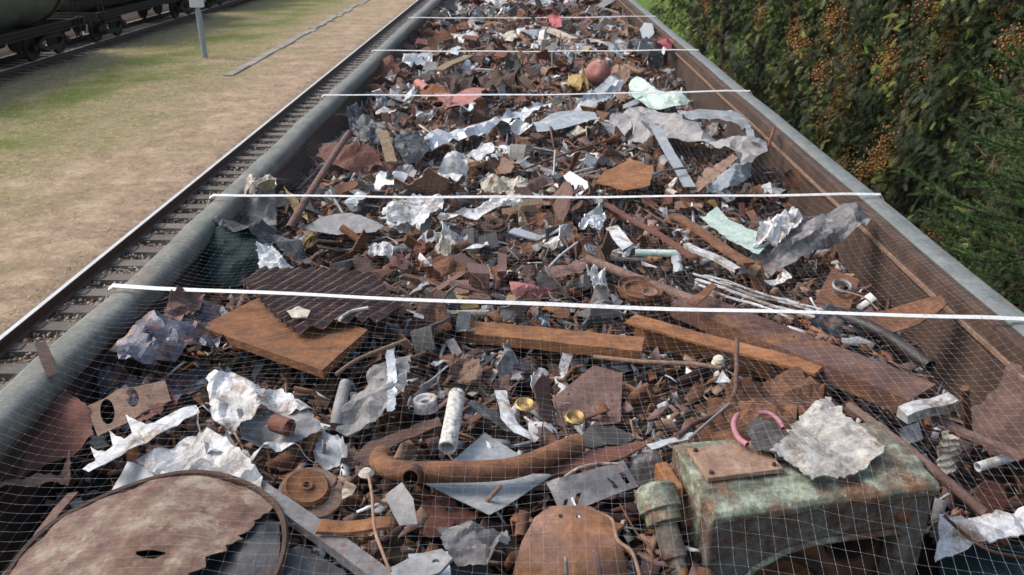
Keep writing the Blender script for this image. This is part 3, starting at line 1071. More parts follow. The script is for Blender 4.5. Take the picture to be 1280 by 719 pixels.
# --- pieces on and around the housing
S('felt_sheet', 'crumpled dirty white felt sheet lying on the green machine housing', 'sheet',
  [(980, 572), (962, 562), (985, 545), (996, 522), (1036, 497), (1052, 516), (1080, 536), (1108, 560), (1098, 572), (1070, 590), (1016, 599), (1000, 588)], [1.16, 1.145, 1.14, 1.16, 1.17, 1.155, 1.15, 1.15, 1.165, 1.175, 1.17, 1.165], M['felt'], .0075, .004, .045, 'dirty white felt', jag=.003, nf=8, res=.008)
S('rag', 'small dark grey rag bunched beside the white felt sheet', 'rag', [(932, 540), (948, 524), (972, 530), (990, 548), (1000, 566), (975, 570), (945, 562)], 1.155, M['rag'], .010, .004, .05, 'dark grey rag', nf=8)
T('hose', 'short curled bright pink hose beside the dark rag', 'hose', [(934, 556), (922, 546), (917, 530), (922, 519)], .007, M['pink'], 1.15, lm='pink hose')
T('hose', 'pink hose arc sticking out above the dark rag', 'hose', [(948, 516), (962, 517), (974, 526), (979, 536)], .0055, M['pink'], 1.14)
S('debris_mat', 'rusty brown flaking crust covering the rear of the machine housing', 'rust crust', [(852, 560), (880, 520), (925, 480), (1000, 470), (1040, 492), (1000, 520), (985, 545), (960, 565), (900, 572)], [1.21, 1.24, 1.27, 1.27, 1.24, 1.21, 1.2, 1.2, 1.2], M['rust'], .022, .006, .05, 'rust crust', jag=.004, nf=9, mask=False)
T('steel_rod', 'thick brown tapered rod leaning across the corner of the green housing', 'rod', [(1062, 508, 1.22), (1140, 566, 1.2), (1230, 641, 1.27)], .0125, M['purple'], hollow=False, lm='thick leaning rod')
S('insulation_sheet', 'creased white insulation sheet in the near corner beside the green housing', 'sheet', [(1171, 650), (1240, 643), (1272, 630), (1310, 626), (1310, 662), (1236, 683), (1171, 694)], [1.42, 1.4, 1.4, 1.42, 1.42, 1.42, 1.43], M['cream'] if False else M['white'], .012, .004, .08, 'white insulation sheet', nf=7)
S('crushed_tube', 'pale ribbed crushed tube standing behind the corner of the green housing', 'tube', [(1181, 543), (1197, 547), (1201, 568), (1192, 592), (1180, 597), (1170, 588), (1172, 566)], [1.3, 1.3, 1.36, 1.42, 1.42, 1.42, 1.36], M['cream'], .01, .006, .03, 'pale ribbed tube', wave=(.004, .02, .3))
B('painted_bar', 'thick stubby white painted bar with a grey blue end', 'bar', [(1128, 519, 1.25), (1192, 501, 1.24)], rect(.045, .03), M['white'], lm='stubby white bar')
B('flat_bar', 'grey brown flat bar reaching towards the hedge side wall', 'bar', [(1168, 522, 1.29), (1280, 575, 1.3)], rect(.03, .012), M['purple'], lm='grey brown flat bar')
T('painted_rod', 'short white painted tube end under the grey brown flat bar', 'tube', [(1222, 584, 1.34), (1268, 570, 1.33)], .013, M['white'], lm='white tube end')
D('round_plate', 'small round reddish plate standing in the hollow near the corner', 'plate', 1238, 622, 1.5, [(0, .004), (.045, .004), (.047, 0), (.045, -.004), (0, -.004)], M['rust2'], (R(60), 0), 'round reddish plate')
T('thin_rod', 'thin dark rod poking through the white insulation sheet', 'rod', [(1180, 645, 1.36), (1232, 686, 1.36), (1300, 700, 1.4)], .004, M['dark'], hollow=False)
S('folded_sheet', 'dark teal sheet under the white insulation sheet in the corner', 'sheet', [(1175, 700), (1240, 690), (1310, 672), (1310, 740), (1175, 740)], 1.5, M['teal'], .02, .002, .1)
S('gusset_plate', 'bent grey brown gusset plate leaning on the hedge side wall', 'plate', [(1216, 512), (1262, 458), (1296, 440), (1310, 560), (1240, 570), (1222, 545)], [1.44, 1.28, 1.26, 1.4, 1.5, 1.5], M['purple'], .012, .004, .12, 'gusset plate')
T('sprig_rod', 'thin upright brown rod by the hedge side wall', 'rod', [(1206, 485, 1.27), (1212, 560, 1.52), (1214, 610, 1.65)], .012, M['rust'], hollow=False, lm='upright brown rod')

# --- beams and plates
B('steel_channel', 'wide mauve red rusty channel beam slanting towards the hedge side wall', 'beam', [(858, 372, 1.255), (1152, 490, 1.235)], prof_chan(.145, .055, .01), M['beam'], lm='wide slanting channel', bend=.002)
B('orange_beam', 'bright orange rusty angle beam in front of the wide channel', 'beam', [(788, 398, 1.27), (1026, 462, 1.25)], prof_angle(.075, .008, .10), M['orange'], lm='orange angle beam', bend=.002)
B('flat_beam', 'thick orange brown flat beam lying crosswise near the pile middle', 'beam', [(582, 414, 1.3), (803, 436, 1.28)], rect(.10, .035), M['orange'], lm='crosswise orange beam', bend=.001)
S('steel_plate', 'thick square orange brown steel plate with a grey cut edge', 'plate', [(249, 408), (324, 372), (460, 412), (403, 463)], [1.255, 1.25, 1.24, 1.235], M['orange'], .001, .028, .3, 'thick square plate', nf=2, sharp=40)
S('corrugated_sheet', 'wavy dark rusty corrugated sheet lying on the thick square plate', 'sheet', [(300, 352), (330, 336), (400, 338), (468, 345), (506, 385), (470, 400), (440, 398), (372, 414), (348, 396)], [1.25, 1.24, 1.24, 1.245, 1.225, 1.215, 1.21, 1.205, 1.215], M['purple'], .006, .002, .2, 'corrugated sheet', wave=(.011, .042, .5), res=.0075)
S('pale_flake', 'small pale flake on the corrugated sheet', 'flake', [(358, 386), (372, 383), (388, 389), (384, 396), (366, 395)], 1.19, M['cream'], .004, .004, .04)
T('white_stick', 'short white stick lying beside the corrugated sheet', 'stick', [(424, 400, 1.2), (438, 390, 1.2), (460, 385, 1.2)], .006, M['white'], hollow=False)
T('dark_pipe', 'smooth black pipe running down behind the wide channel', 'pipe', [(1035, 388, 1.26), (1100, 415, 1.26), (1163, 458, 1.27)], .02, M['black'], lm='smooth black pipe')
S('bent_plate', 'rusty brown crescent plate standing against the hedge side wall', 'plate', [(1072, 392), (1110, 388), (1178, 371), (1184, 380), (1172, 392), (1140, 410), (1108, 419), (1080, 412)], [1.36, 1.32, 1.22, 1.22, 1.25, 1.33, 1.38, 1.4], M['rust'], .004, .005, .2, 'crescent plate')
S('bracket_plate', 'brown bearing plate with a round hole near the wide channel', 'bearing', [(1040, 336), (1074, 350), (1062, 388), (1018, 378)], [1.28, 1.28, 1.33, 1.33], M['rust'], .003, .008, .2, 'bearing plate', holes=[[(1052 + 8 * math.cos(a), 361 + 6 * math.sin(a)) for a in np.linspace(0, 2 * PI, 14, endpoint=False)]])
D('bearing_ring', 'grey bearing ring around the hole of the brown bearing plate', 'ring', 1052, 360, 1.285, [(.026, 0), (.036, 0), (.038, .012), (.032, .018), (.026, .012), (.026, 0)], M['steel'], (R(18), 0))
T('wire', 'thin pale wire curving from the bearing ring', 'wire', [(1058, 365, 1.27), (1080, 372, 1.25), (1098, 388, 1.26)], .003, M['tan'], hollow=False)
S('dark_flap', 'small dark grey flap in front of the white laths', 'flap', [(1018, 388), (1035, 378), (1058, 392), (1054, 420), (1012, 408)], [1.24, 1.22, 1.25, 1.29, 1.27], M['darksteel'], .012, .002, .08, 'dark grey flap')
for i, (a, b, ww) in enumerate([((866, 343), (1022, 392), .012), ((870, 350), (1018, 398), .016), ((880, 344), (1000, 380), .009), ((874, 357), (990, 398), .010), ((900, 352), (1028, 388), .008)]):
    B('white_lath', ['long white lath, rearmost of the lath bundle', 'widest white lath in the middle of the lath bundle', 'short white lath on top of the lath bundle', 'white lath at the front edge of the lath bundle', 'narrow white lath reaching furthest towards the wagon wall'][i],
      'lath', [(*a, 1.235 - .004 * i), (*b, 1.215 - .003 * i)], rect(ww, .004), M['white'], lm='white laths' if i == 1 else None, group='white laths in a bundle')
S('scrap_rod', 'rust brown flat strip crossing the white laths', 'strip', [(858, 378), (890, 353), (897, 357), (870, 382)], 1.2, M['rust'], .003, .004, .1)
T('rust_pipe', 'long rusty brown pipe lying just behind the front strap', 'pipe', [(734, 324, 1.29), (800, 350, 1.27), (872, 378, 1.26)], .019, M['purple'], lm='long rusty pipe')
D('pan', 'round rusty pan with rings inside just behind the front strap', 'pan', 800, 365, 1.27, [(0, .004), (.02, .006), (.028, .002), (.05, .004), (.056, .014), (.072, .012), (.08, .022), (.084, .02), (.082, .0), (.05, -.006), (0, -.006)], M['rust'], (R(6), R(5)), 'round rusty pan')
D('brass_cup', 'tan brass coloured cup inside the round rusty pan', 'cup', 812, 368, 1.255, [(0, .0), (.018, .0), (.026, .012), (.028, .011), (.021, -.003), (0, -.004)], M['tan'], (R(8), 0))
S('square_plate', 'dark square brown plate in front of the crosswise orange beam', 'plate', [(690, 500), (742, 456), (778, 462), (776, 528), (740, 534), (700, 530)], [1.35, 1.3, 1.3, 1.33, 1.34, 1.36], M['purple'], .006, .005, .15, 'dark square plate')
D('steel_drum_shell', 'big grey brown curved shell behind the machine housing', 'shell', 838, 520, 1.47, [(.15, -.16), (.165, -.02), (.16, .03), (.15, .035), (.145, .03), (.15, -.02), (.14, -.16)], M['grey'], (R(30), R(8)), 'curved grey shell')
T('long_stick', 'thin tan stick lying across above the curved shell', 'stick', [(742, 446, 1.29), (800, 452, 1.27), (862, 455, 1.26), (902, 460, 1.25)], .007, M['tan'], hollow=False, lm='thin tan stick')
S('white_scrap', 'small white triangular flake by the end of the tan stick', 'flake', [(895, 478), (903, 464), (915, 478)], 1.23, M['white'], .003, .002, .05)
D('knob', 'small cream knob at the end of the tan stick', 'knob', 898, 452, 1.25, [(0, .02), (.012, .018), (.018, .008), (.014, 0), (.02, -.008), (0, -.01)], M['cream'], (R(20), 0), n=14)
T('branch', 'gnarled brown branch-like root running towards the housing', 'root', [(921, 424, 1.2), (920, 470, 1.21), (916, 496, 1.23), (893, 519, 1.22), (866, 530, 1.2), (846, 546, 1.2)], .007, M['purple'], hollow=False, lm='gnarled root', jitter=.001)
T('thin_root', 'thinner grey root beside the gnarled brown root', 'root', [(912, 505, 1.2), (885, 528, 1.19), (862, 548, 1.19)], .004, M['grey'], hollow=False)
T('bent_pipe', 'long bent rusty exhaust pipe with an open stub near the front', 'pipe', [(478, 568, 1.29), (474, 576, 1.28), (486, 585, 1.265), (510, 590, 1.26), (560, 590, 1.25), (620, 588, 1.25), (660, 580, 1.245), (724, 554, 1.24)], .0265, M['rust'], lm='bent exhaust pipe', n=18)
T('pipe_stub', 'short open pipe stub welded on the bent exhaust pipe', 'pipe', [(519, 588, 1.255), (513, 598, 1.215)], .021, M['rust'], sm=False, mask=False)
S('galvanised_sheet', 'clean light grey square sheet lying under the bent exhaust pipe', 'sheet', [(606, 541), (690, 596), (612, 644), (532, 606)], [1.31, 1.3, 1.3, 1.3], M['galv'], .003, .0025, .2, 'light grey square sheet', nf=3)
S('slotted_bracket', 'blue grey bracket with four slanted slots in front of the exhaust pipe', 'bracket', [(682, 603), (700, 597), (779, 576), (798, 608), (740, 630), (702, 646)], [1.25, 1.23, 1.22, 1.26, 1.27, 1.28], M['darksteel'] if False else M['steel'], .002, .003, .3, 'slotted bracket',
  holes=[[(703, 634), (706, 622), (711, 621), (707, 635)], [(717, 630), (721, 616), (727, 615), (722, 630)], [(757, 600), (768, 604), (774, 609), (768, 610)], [(772, 596), (778, 595), (788, 603), (783, 605)]], res=.012)
T('pale_hose', 'thin cream hose bowed over the slotted bracket', 'hose', [(706, 596, 1.215), (724, 585, 1.2), (745, 580, 1.2), (772, 580, 1.21)], .0035, M['cream'], hollow=False)
S('leaf_plate', 'long pointed reddish plate behind the slotted bracket', 'plate', [(668, 590), (735, 563), (800, 551), (809, 556), (775, 572), (706, 592)], [1.27, 1.25, 1.235, 1.235, 1.25, 1.27], M['rust2'], .004, .004, .1, 'long pointed plate')
S('grey_strip', 'grey twisted strip pointing at the machine housing', 'strip', [(808, 556), (866, 541), (868, 548), (815, 562)], [1.23, 1.2, 1.2, 1.23], M['galv'], .004, .003, .06)
S('folded_flap', 'folded grey flap between the slotted bracket and the housing', 'flap', [(798, 575), (822, 560), (826, 580), (812, 600), (795, 608), (788, 590)], [1.28, 1.24, 1.26, 1.3, 1.3, 1.3], M['steel'], .012, .002, .06)
S('rusty_shell', 'smooth domed rusty shell with two small holes at the front', 'shell', [(636, 735), (652, 680), (668, 650), (688, 636), (738, 636), (760, 650), (776, 684), (790, 735)], [1.34, 1.27, 1.25, 1.24, 1.24, 1.25, 1.27, 1.34], M['dome'], .007, .003, .3, 'domed rusty shell', bulge=.035,
  holes=[[(700 + 3 * math.cos(a), 655 + 2.4 * math.sin(a)) for a in np.linspace(0, 2 * PI, 8, endpoint=False)], [(721 + 3 * math.cos(a), 655 + 2.4 * math.sin(a)) for a in np.linspace(0, 2 * PI, 8, endpoint=False)]])
def shaft():
    a, b = at(818, 612, 1.24), at(842, 690, 1.33)
    o = empty('machine_shaft', a, 'stepped rusty green shaft standing between the domed shell and the housing', 'shaft')
    HERO.append(('stepped green shaft', a))
    d = (b - a)
    z = d.normalized()
    MM = z.to_track_quat('Z', 'Y').to_matrix().to_4x4()
    V, F = lathe([(0, -.01), (.038, -.01), (.05, .0), (.05, .05), (.042, .055), (.042, .08), (.03, .085), (0, .085)], 24, MM)
    mesh_obj('collar', [tuple(v) for v in V], F, M['green'], o)
    V, F = lathe([(.0, .08), (.028, .08), (.028, .16), (.02, .165), (.02, .26), (0, .26)], 20, MM)
    mesh_obj('shaft', [tuple(v) for v in V], F, M['casting'], o)
    V, F = lathe([(.0, -.02), (.016, -.02), (.018, .04), (0, .05)], 14, Matrix.Translation((.07, .0, -.06)) @ MM)
    mesh_obj('stud', [tuple(v) for v in V], F, M['rust'], o)
    MASKS.append(np.array([(793, 600), (850, 595), (865, 700), (820, 715), (795, 650)], float))


shaft()
T('coiled_wire', 'loose tan wires curling beside the domed rusty shell', 'wire', [(745, 640, 1.26), (765, 650, 1.24), (772, 675, 1.24), (790, 690, 1.24), (800, 720, 1.26)], .004, M['tan'], hollow=False)
T('thin_wire', 'fine brown wire hanging beside the stepped shaft', 'wire', [(775, 630, 1.25), (795, 665, 1.23), (815, 690, 1.23), (812, 725, 1.25)], .002, M['rust'], hollow=False)
B('grey_channel', 'long straight grey metal channel beside the torn drum cover', 'channel', [(318, 604, 1.265), (410, 668, 1.26), (500, 735, 1.27)], prof_chan(.042, .025, .003), M['steel'], lm='long grey channel')
B('rust_flat', 'bright orange flat offcut lying over the grey channel', 'offcut', [(397, 660, 1.25), (492, 655, 1.25)], rect(.04, .008), M['orange'], lm='orange flat offcut')
def brake():
    c = at(383, 613, 1.3)
    o = empty('brake_disc', c, 'round orange rusty brake disc with a raised hub', 'brake disc')
    HERO.append(('brake disc', c))
    MM = Matrix.Rotation(R(14), 4, 'X') @ Matrix.Rotation(R(12), 4, 'Y')
    V, F = lathe([(0, .0), (.0, .0), (.062, .0), (.078, -.004), (.08, -.012), (.0, -.014)], 36, MM @ Matrix.Translation((.012, 0, 0)))
    mesh_obj('rotor', [tuple(v) for v in V], F, M['tan'], o)
    V, F = lathe([(0, .012), (.008, .012), (.009, .022), (.014, .022), (.018, .014), (.044, .014), (.05, .018), (.056, .012), (.058, .0005)], 36, MM)
    mesh_obj('hub', [tuple(v) for v in V], F, M['orange'], o)
    MASKS.append(np.array([(352, 590), (405, 585), (425, 615), (405, 645), (365, 640)], float))


brake()
D('pulley', 'small clean white plastic pulley ring', 'pulley', 532, 505, 1.27, [(.012, .008), (.022, .008), (.026, .016), (.033, .018), (.036, .012), (.034, -.004), (.036, -.016), (.012, -.016), (.012, .008)], M['white'], (R(-3), R(-4)), 'white pulley')
T('spotted_tube', 'upright flaking white tube with an open end', 'tube', [(571, 494, 1.24), (566, 525, 1.24), (559, 560, 1.26)], .0235, M['spot'], lm='flaking white tube', wall=.2)
S('white_strip', 'bent white metal strip beside the flaking tube', 'strip', [(618, 488), (634, 488), (640, 512), (652, 534), (674, 548), (668, 554), (642, 542), (626, 522)], [1.25, 1.25, 1.24, 1.25, 1.26, 1.26, 1.25, 1.24], M['white'], .006, .002, .05, 'bent white strip')
S('black_sheet', 'dark blue grey folded sheet between the pulley and white strip', 'sheet', [(584, 502), (596, 498), (640, 520), (655, 540), (632, 535), (600, 522)], 1.27, M['darksteel'], .01, .002, .06)
S('rust_strip', 'long rusty strip running from the exhaust pipe to the pulley', 'strip', [(440, 572), (450, 560), (520, 528), (548, 520), (552, 530), (500, 556), (460, 580)], [1.3, 1.3, 1.27, 1.26, 1.26, 1.28, 1.3], M['dark'], .006, .004, .06, 'long rusty strip')
for k, (x, y) in enumerate([(719, 523), (656, 507)]):
    D('brass_cup', ['shiny brass cap below the dark square plate', 'shiny brass cap behind the bent white strip'][k], 'cap', x, y, 1.27, [(0, .002), (.012, .0), (.024, .01), (.03, .006), (.026, -.004), (0, -.006)], M['brass'], (R(10), 0), ['lower brass cap', 'rear brass cap'][k], n=10)
S('rubber_flap', 'black rubber flap behind the end of the exhaust pipe', 'flap', [(716, 548), (735, 534), (770, 532), (795, 545), (780, 553), (740, 556)], 1.25, M['rubber'], .006, .006, .1, 'black rubber flap')
S('crushed_sheet', 'crushed grey car panel with ribs beside the thick plate', 'panel', [(425, 548), (436, 505), (462, 470), (480, 440), (506, 428), (512, 470), (508, 505), (488, 528), (450, 552)], [1.33, 1.29, 1.25, 1.22, 1.22, 1.23, 1.25, 1.29, 1.33], M['grey'], .022, .003, .09, 'crushed grey panel', wave=(.006, .06, .4), nf=7)
S('chrome_strip', 'dull chrome strip folded along the crushed grey panel', 'strip', [(482, 435), (492, 432), (496, 470), (494, 512), (484, 516), (484, 470)], 1.215, M['alu'], .008, .002, .05)
T('grey_tube', 'stubby grey tube leaning on the crushed grey panel', 'tube', [(432, 480, 1.27), (424, 510, 1.28), (420, 530, 1.31)], .018, M['grey'], lm='stubby grey tube')
T('thin_bar', 'dark thin arm lying over the crushed grey panel', 'arm', [(420, 468, 1.22), (450, 448, 1.21), (508, 425, 1.2)], .006, M['tan'], hollow=False)
# white and grey torn sheets on the rail side
S('grey_sheet', 'scuffed grey sheet tucked under the large torn white sheet', 'sheet', [(298, 515), (330, 506), (380, 510), (404, 534), (376, 549), (330, 557), (300, 548)], [1.26, 1.25, 1.26, 1.28, 1.29, 1.3, 1.29], M['grey'], .014, .002, .1, 'scuffed grey sheet')
S('white_sheet', 'large torn white painted sheet folded over a grey one', 'sheet', [(262, 478), (276, 473), (290, 471), (330, 480), (350, 484), (372, 494), (396, 513), (360, 512), (326, 505), (306, 520), (296, 546), (276, 536), (264, 520)], [1.24, 1.21, 1.23, 1.2, 1.23, 1.22, 1.25, 1.24, 1.22, 1.24, 1.27, 1.25, 1.26], M['white'], .022, .002, .1, 'large torn white sheet', jag=.003, nf=7)
S('white_flap', 'ragged white flap hanging from the torn sheet towards the drum cover', 'flap', [(172, 578), (214, 552), (228, 536), (262, 540), (300, 560), (326, 592), (322, 627), (296, 612), (262, 590), (234, 600), (208, 604)], [1.3, 1.27, 1.25, 1.23, 1.22, 1.24, 1.26, 1.25, 1.24, 1.26, 1.28], M['white'], .02, .002, .09, 'ragged white flap', jag=.003, nf=7)
S('torn_strip', 'white torn strip with sawtooth spikes', 'strip', [(104, 590), (120, 578), (112, 554), (132, 568), (142, 562), (136, 536), (156, 553), (166, 546), (157, 518), (184, 537), (204, 528), (226, 516), (246, 510), (250, 518), (205, 545), (160, 568), (112, 594)], 1.26, M['white'], .007, .002, .06, 'sawtooth strip')
S('grey_leaf', 'plain grey triangular sheet under the ragged white flap', 'sheet', [(136, 616), (160, 577), (212, 590), (240, 596), (190, 606)], [1.34, 1.3, 1.28, 1.28, 1.31], M['galv'], .004, .002, .1, 'grey triangular sheet')
S('creased_sheet', 'white creased sheet folded over the end of the torn sheet', 'sheet', [(246, 512), (262, 540), (300, 548), (330, 562), (372, 566), (392, 574), (350, 582), (300, 570), (258, 560), (250, 545)], [1.22, 1.21, 1.22, 1.23, 1.24, 1.26, 1.26, 1.24, 1.22, 1.22], M['white'], .016, .002, .06, 'folded white crease')
T('hub', 'rusty round hub peeping out under the torn white sheet', 'hub', [(342, 528, 1.25), (362, 535, 1.25)], .024, M['rust2'])
S('blue_sheet', 'glossy blue violet twisted sheet under the thick square plate', 'sheet', [(135, 432), (152, 416), (166, 406), (178, 418), (192, 404), (205, 384), (232, 368), (258, 372), (264, 392), (290, 400), (272, 432), (240, 452), (218, 466), (180, 468), (148, 458)],
  [1.25, 1.21, 1.2, 1.29, 1.21, 1.2, 1.2, 1.23, 1.33, 1.27, 1.26, 1.3, 1.31, 1.28, 1.25], M['blue'], .03, .002, .13, 'glossy blue sheet', nf=7, jag=.002)
S('curled_edge', 'brown curled ridge of sheet rising beside the glossy blue sheet', 'sheet', [(190, 410), (196, 392), (214, 370), (236, 362), (256, 366), (250, 386), (228, 392), (206, 412)], [1.24, 1.19, 1.19, 1.19, 1.21, 1.24, 1.2, 1.22], M['purple'], .018, .002, .07, 'curled brown ridge')
S('oily_sheet', 'dark oily sheet spreading below the glossy blue sheet', 'sheet', [(120, 462), (140, 452), (200, 470), (260, 462), (258, 480), (215, 498), (150, 510), (122, 490)], 1.34, M['blue'], .02, .002, .1)
S('red_plate', 'large dull red plate leaning on the rim at the near rail side', 'plate', [(-40, 620), (20, 540), (66, 474), (108, 506), (118, 545), (92, 572), (40, 590)], [1.36, 1.33, 1.25, 1.27, 1.32, 1.37, 1.38], M['rust2'], .008, .003, .2, 'large dull red plate')
S('perforated_strip', 'beige grey strip with two large round holes', 'strip', [(108, 508), (150, 488), (206, 474), (214, 500), (170, 522), (122, 545)], [1.28, 1.27, 1.27, 1.3, 1.3, 1.31], M['tan'], .006, .002, .1, 'perforated strip',
  holes=[[(134 + 9 * math.cos(a), 514 + 12 * math.sin(a)) for a in np.linspace(0, 2 * PI, 14, endpoint=False)], [(166 + 8 * math.cos(a), 500 + 9 * math.sin(a)) for a in np.linspace(0, 2 * PI, 14, endpoint=False)]])
S('rust_flap', 'reddish brown crumpled flap beside the perforated strip', 'flap', [(160, 525), (186, 500), (206, 488), (222, 500), (200, 520), (172, 535)], 1.31, M['rust2'], .015, .002, .06)
B('thin_bar', 'long thin mauve bar lying beside the torn drum cover', 'bar', [(2, 730, 1.33), (92, 616, 1.35)], rect(.024, .008), M['purple'], lm='long thin mauve bar')
S('tan_strip', 'ragged tan strip sagging below the dull red plate', 'strip', [(-20, 606), (30, 600), (60, 585), (90, 575), (84, 590), (60, 598), (28, 614), (-20, 622)], 1.36, M['tan'], .012, .002, .06)
S('dark_sheet', 'dark blue grey panel between the drum cover and the grey channel', 'panel', [(345, 690), (375, 684), (430, 712), (450, 740), (345, 740)], 1.3, M['darksteel'], .008, .002, .1)
T('curved_rod', 'thin bent wire standing in front of the orange offcut', 'wire', [(460, 592, 1.23), (465, 620, 1.21), (468, 660, 1.2), (478, 690, 1.2), (488, 715, 1.22)], .0035, M['tan'], hollow=False, lm='thin bent wire')
S('lever', 'flat mauve grey lever with a hole at the front edge', 'lever', [(486, 712), (520, 694), (552, 688), (566, 700), (550, 716), (500, 735)], 1.25, M['grey'], .003, .008, .2, 'flat lever', holes=[[(545 + 5 * math.cos(a), 703 + 3 * math.sin(a)) for a in np.linspace(0, 2 * PI, 8, endpoint=False)]])
S('bright_plate', 'pale grey plate behind the flat lever', 'plate', [(510, 692), (560, 688), (566, 735), (520, 735)], 1.29, M['galv'], .004, .003, .2)
S('bent_sheet', 'grey and rust panel with a bright rib in front of the square sheet', 'panel', [(548, 662), (590, 656), (636, 664), (640, 690), (610, 708), (572, 706), (556, 690)], [1.29, 1.27, 1.28, 1.29, 1.3, 1.3, 1.29], M['steel'], .012, .002, .08, 'bright ribbed panel')
S('cranked_bracket', 'grey mauve cranked bracket below the bent exhaust pipe', 'bracket', [(480, 618), (502, 602), (516, 622), (522, 655), (500, 658), (490, 640)], [1.26, 1.24, 1.25, 1.28, 1.28, 1.27], M['grey'], .006, .003, .08, 'cranked bracket')
S('white_leaf', 'small bright cream leaf-shaped flake beside the brake disc', 'flake', [(427, 612), (432, 602), (446, 606), (440, 618), (428, 625)], 1.24, M['cream'], .004, .002, .05)
D('knob', 'small cream knob on top of the thin bent wire', 'knob', 458, 592, 1.23, [(0, .012), (.012, .01), (.02, .0), (.012, -.008), (0, -.01)], M['cream'], (0, 0), n=9)
T('pipe_stub', 'short rusty pipe end between the ribbed panel and domed shell', 'pipe', [(655, 642, 1.28), (650, 672, 1.3)], .014, M['rust'], sm=False)

# --- middle of the pile
S('folded_sheet', 'dark grey folded car panel resting against the hedge side wall', 'panel', [(924, 336), (948, 302), (985, 282), (1020, 274), (1052, 260), (1088, 277), (1078, 290), (1040, 312), (1004, 324), (960, 342)], [1.3, 1.24, 1.21, 1.2, 1.18, 1.2, 1.24, 1.3, 1.31, 1.32], M['grey'] if False else M['steel'], .028, .002, .13, 'folded grey car panel', nf=6)
S('mint_sheet', 'pale mint green sheet beside the folded grey car panel', 'sheet', [(874, 270), (896, 262), (930, 282), (965, 300), (948, 318), (912, 300)], 1.26, M['mint'], .008, .002, .1, 'pale mint sheet')
S('white_crumple', 'crumpled white foil behind the folded grey car panel', 'foil', [(942, 300), (956, 276), (990, 266), (1014, 272), (1000, 284), (970, 296)], 1.22, M['white'], .018, .002, .05, 'crumpled white foil', nf=7)
B('rust_bar', 'rusty flat bar lying over the pale mint sheet', 'bar', [(842, 268, 1.25), (936, 330, 1.24)], rect(.05, .01), M['rust'], lm='rusty bar over mint sheet')
B('rust_bar', 'reddish flat bar crossing behind the white laths', 'bar', [(760, 256, 1.27), (868, 322, 1.26)], rect(.035, .008), M['rust2'], lm='reddish crossing bar')
B('white_channel', 'white painted channel lying in front of the pale mint sheet', 'channel', [(858, 304, 1.26), (922, 334, 1.25)], prof_chan(.035, .015, .003), M['white'], lm='white painted channel')
T('mint_pipe', 'short pale mint pipe lying crosswise', 'pipe', [(794, 316, 1.28), (850, 317, 1.28)], .015, M['mint'], lm='short mint pipe')
S('white_plate', 'small bright white plate standing up in the middle', 'plate', [(757, 285), (772, 281), (791, 304), (778, 312)], 1.25, M['white'], .003, .003, .1, 'small white plate')
S('crushed_can', 'bright crushed metal can behind the small white plate', 'can', [(724, 284), (738, 268), (752, 264), (758, 276), (748, 288)], 1.25, M['alu'], .015, .003, .04, 'bright crushed can', nf=7)
T('thin_pipe', 'thin grey tube pointing up from the middle of the pile', 'tube', [(681, 340, 1.3), (700, 320, 1.26), (722, 303, 1.22)], .005, M['galv'], lm='thin grey tube')
D('gear', 'dark round gear wheel behind the middle', 'gear', 618, 281, 1.27, [(.012, .006), (.02, .006), (.022, .012), (.04, .012), (.044, .0), (.058, .0), (.06, -.012), (.012, -.012), (.012, .006)], M['dark'], (R(14), 0), 'dark gear wheel')
B('purple_block', 'small upright brown steel block near the middle', 'block', [(629, 318, 1.25), (627, 342, 1.3)], rect(.034, .02), M['purple'], lm='small upright block')
S('dark_box', 'dark flat box beside the gear wheel with two white specks', 'box', [(598, 296), (620, 290), (624, 308), (600, 314)], 1.27, M['rubber'], .002, .02, .1)
S('white_can', 'crumpled white can by the round rusty pan', 'can', [(733, 346), (744, 336), (756, 346), (758, 360), (744, 364)], 1.25, M['white'], .015, .003, .04, 'crumpled white can')
S('pale_scrap', 'ragged pale brown sheet in front of the thin grey tube', 'sheet', [(684, 338), (706, 332), (734, 322), (736, 332), (712, 346), (690, 348)], 1.28, M['purple'], .01, .002, .06)
S('crumpled_sheet', 'long white crumpled sheet lying just in front of the second strap', 'sheet', [(546, 272), (574, 262), (602, 256), (612, 247), (650, 246), (654, 256), (610, 268), (560, 276)], [1.26, 1.25, 1.24, 1.22, 1.22, 1.24, 1.26, 1.27], M['white'], .012, .002, .07, 'long crumpled white sheet')
S('white_litter', 'heap of torn white wrapping around the second strap', 'wrapping', [(478, 262), (500, 250), (530, 246), (556, 252), (548, 268), (510, 274), (484, 272)], 1.25, M['white'], .022, .002, .05, 'torn white wrapping', nf=8, jag=.004)
S('white_wrapping', 'white torn wrapping just behind the second strap', 'wrapping', [(596, 232), (630, 222), (660, 224), (656, 236), (612, 240)], 1.25, M['cream'], .02, .002, .05, nf=8, jag=.004)
S('twisted_sheet', 'bright white twisted sheet pointing up behind the second strap', 'sheet', [(516, 216), (545, 206), (575, 192), (612, 177), (618, 188), (586, 206), (576, 220), (556, 232), (528, 228)], [1.25, 1.22, 1.21, 1.21, 1.22, 1.24, 1.25, 1.26, 1.26], M['white'], .02, .002, .09, 'bright white twisted sheet', nf=6)
S('grey_plate', 'flat grey sheet by the long pinkish pipe', 'sheet', [(378, 285), (410, 268), (440, 266), (480, 282), (470, 290), (420, 294)], [1.29, 1.26, 1.25, 1.27, 1.28, 1.29], M['grey'], .008, .002, .1, 'flat grey sheet')
T('pink_pipe', 'long pinkish brown pipe leaning from the wagon wall side', 'pipe', [(436, 166, 1.17), (410, 206, 1.2), (385, 246, 1.22), (361, 286, 1.26)], .0175, M['tan'] if False else M['purple'], lm='long pinkish pipe')
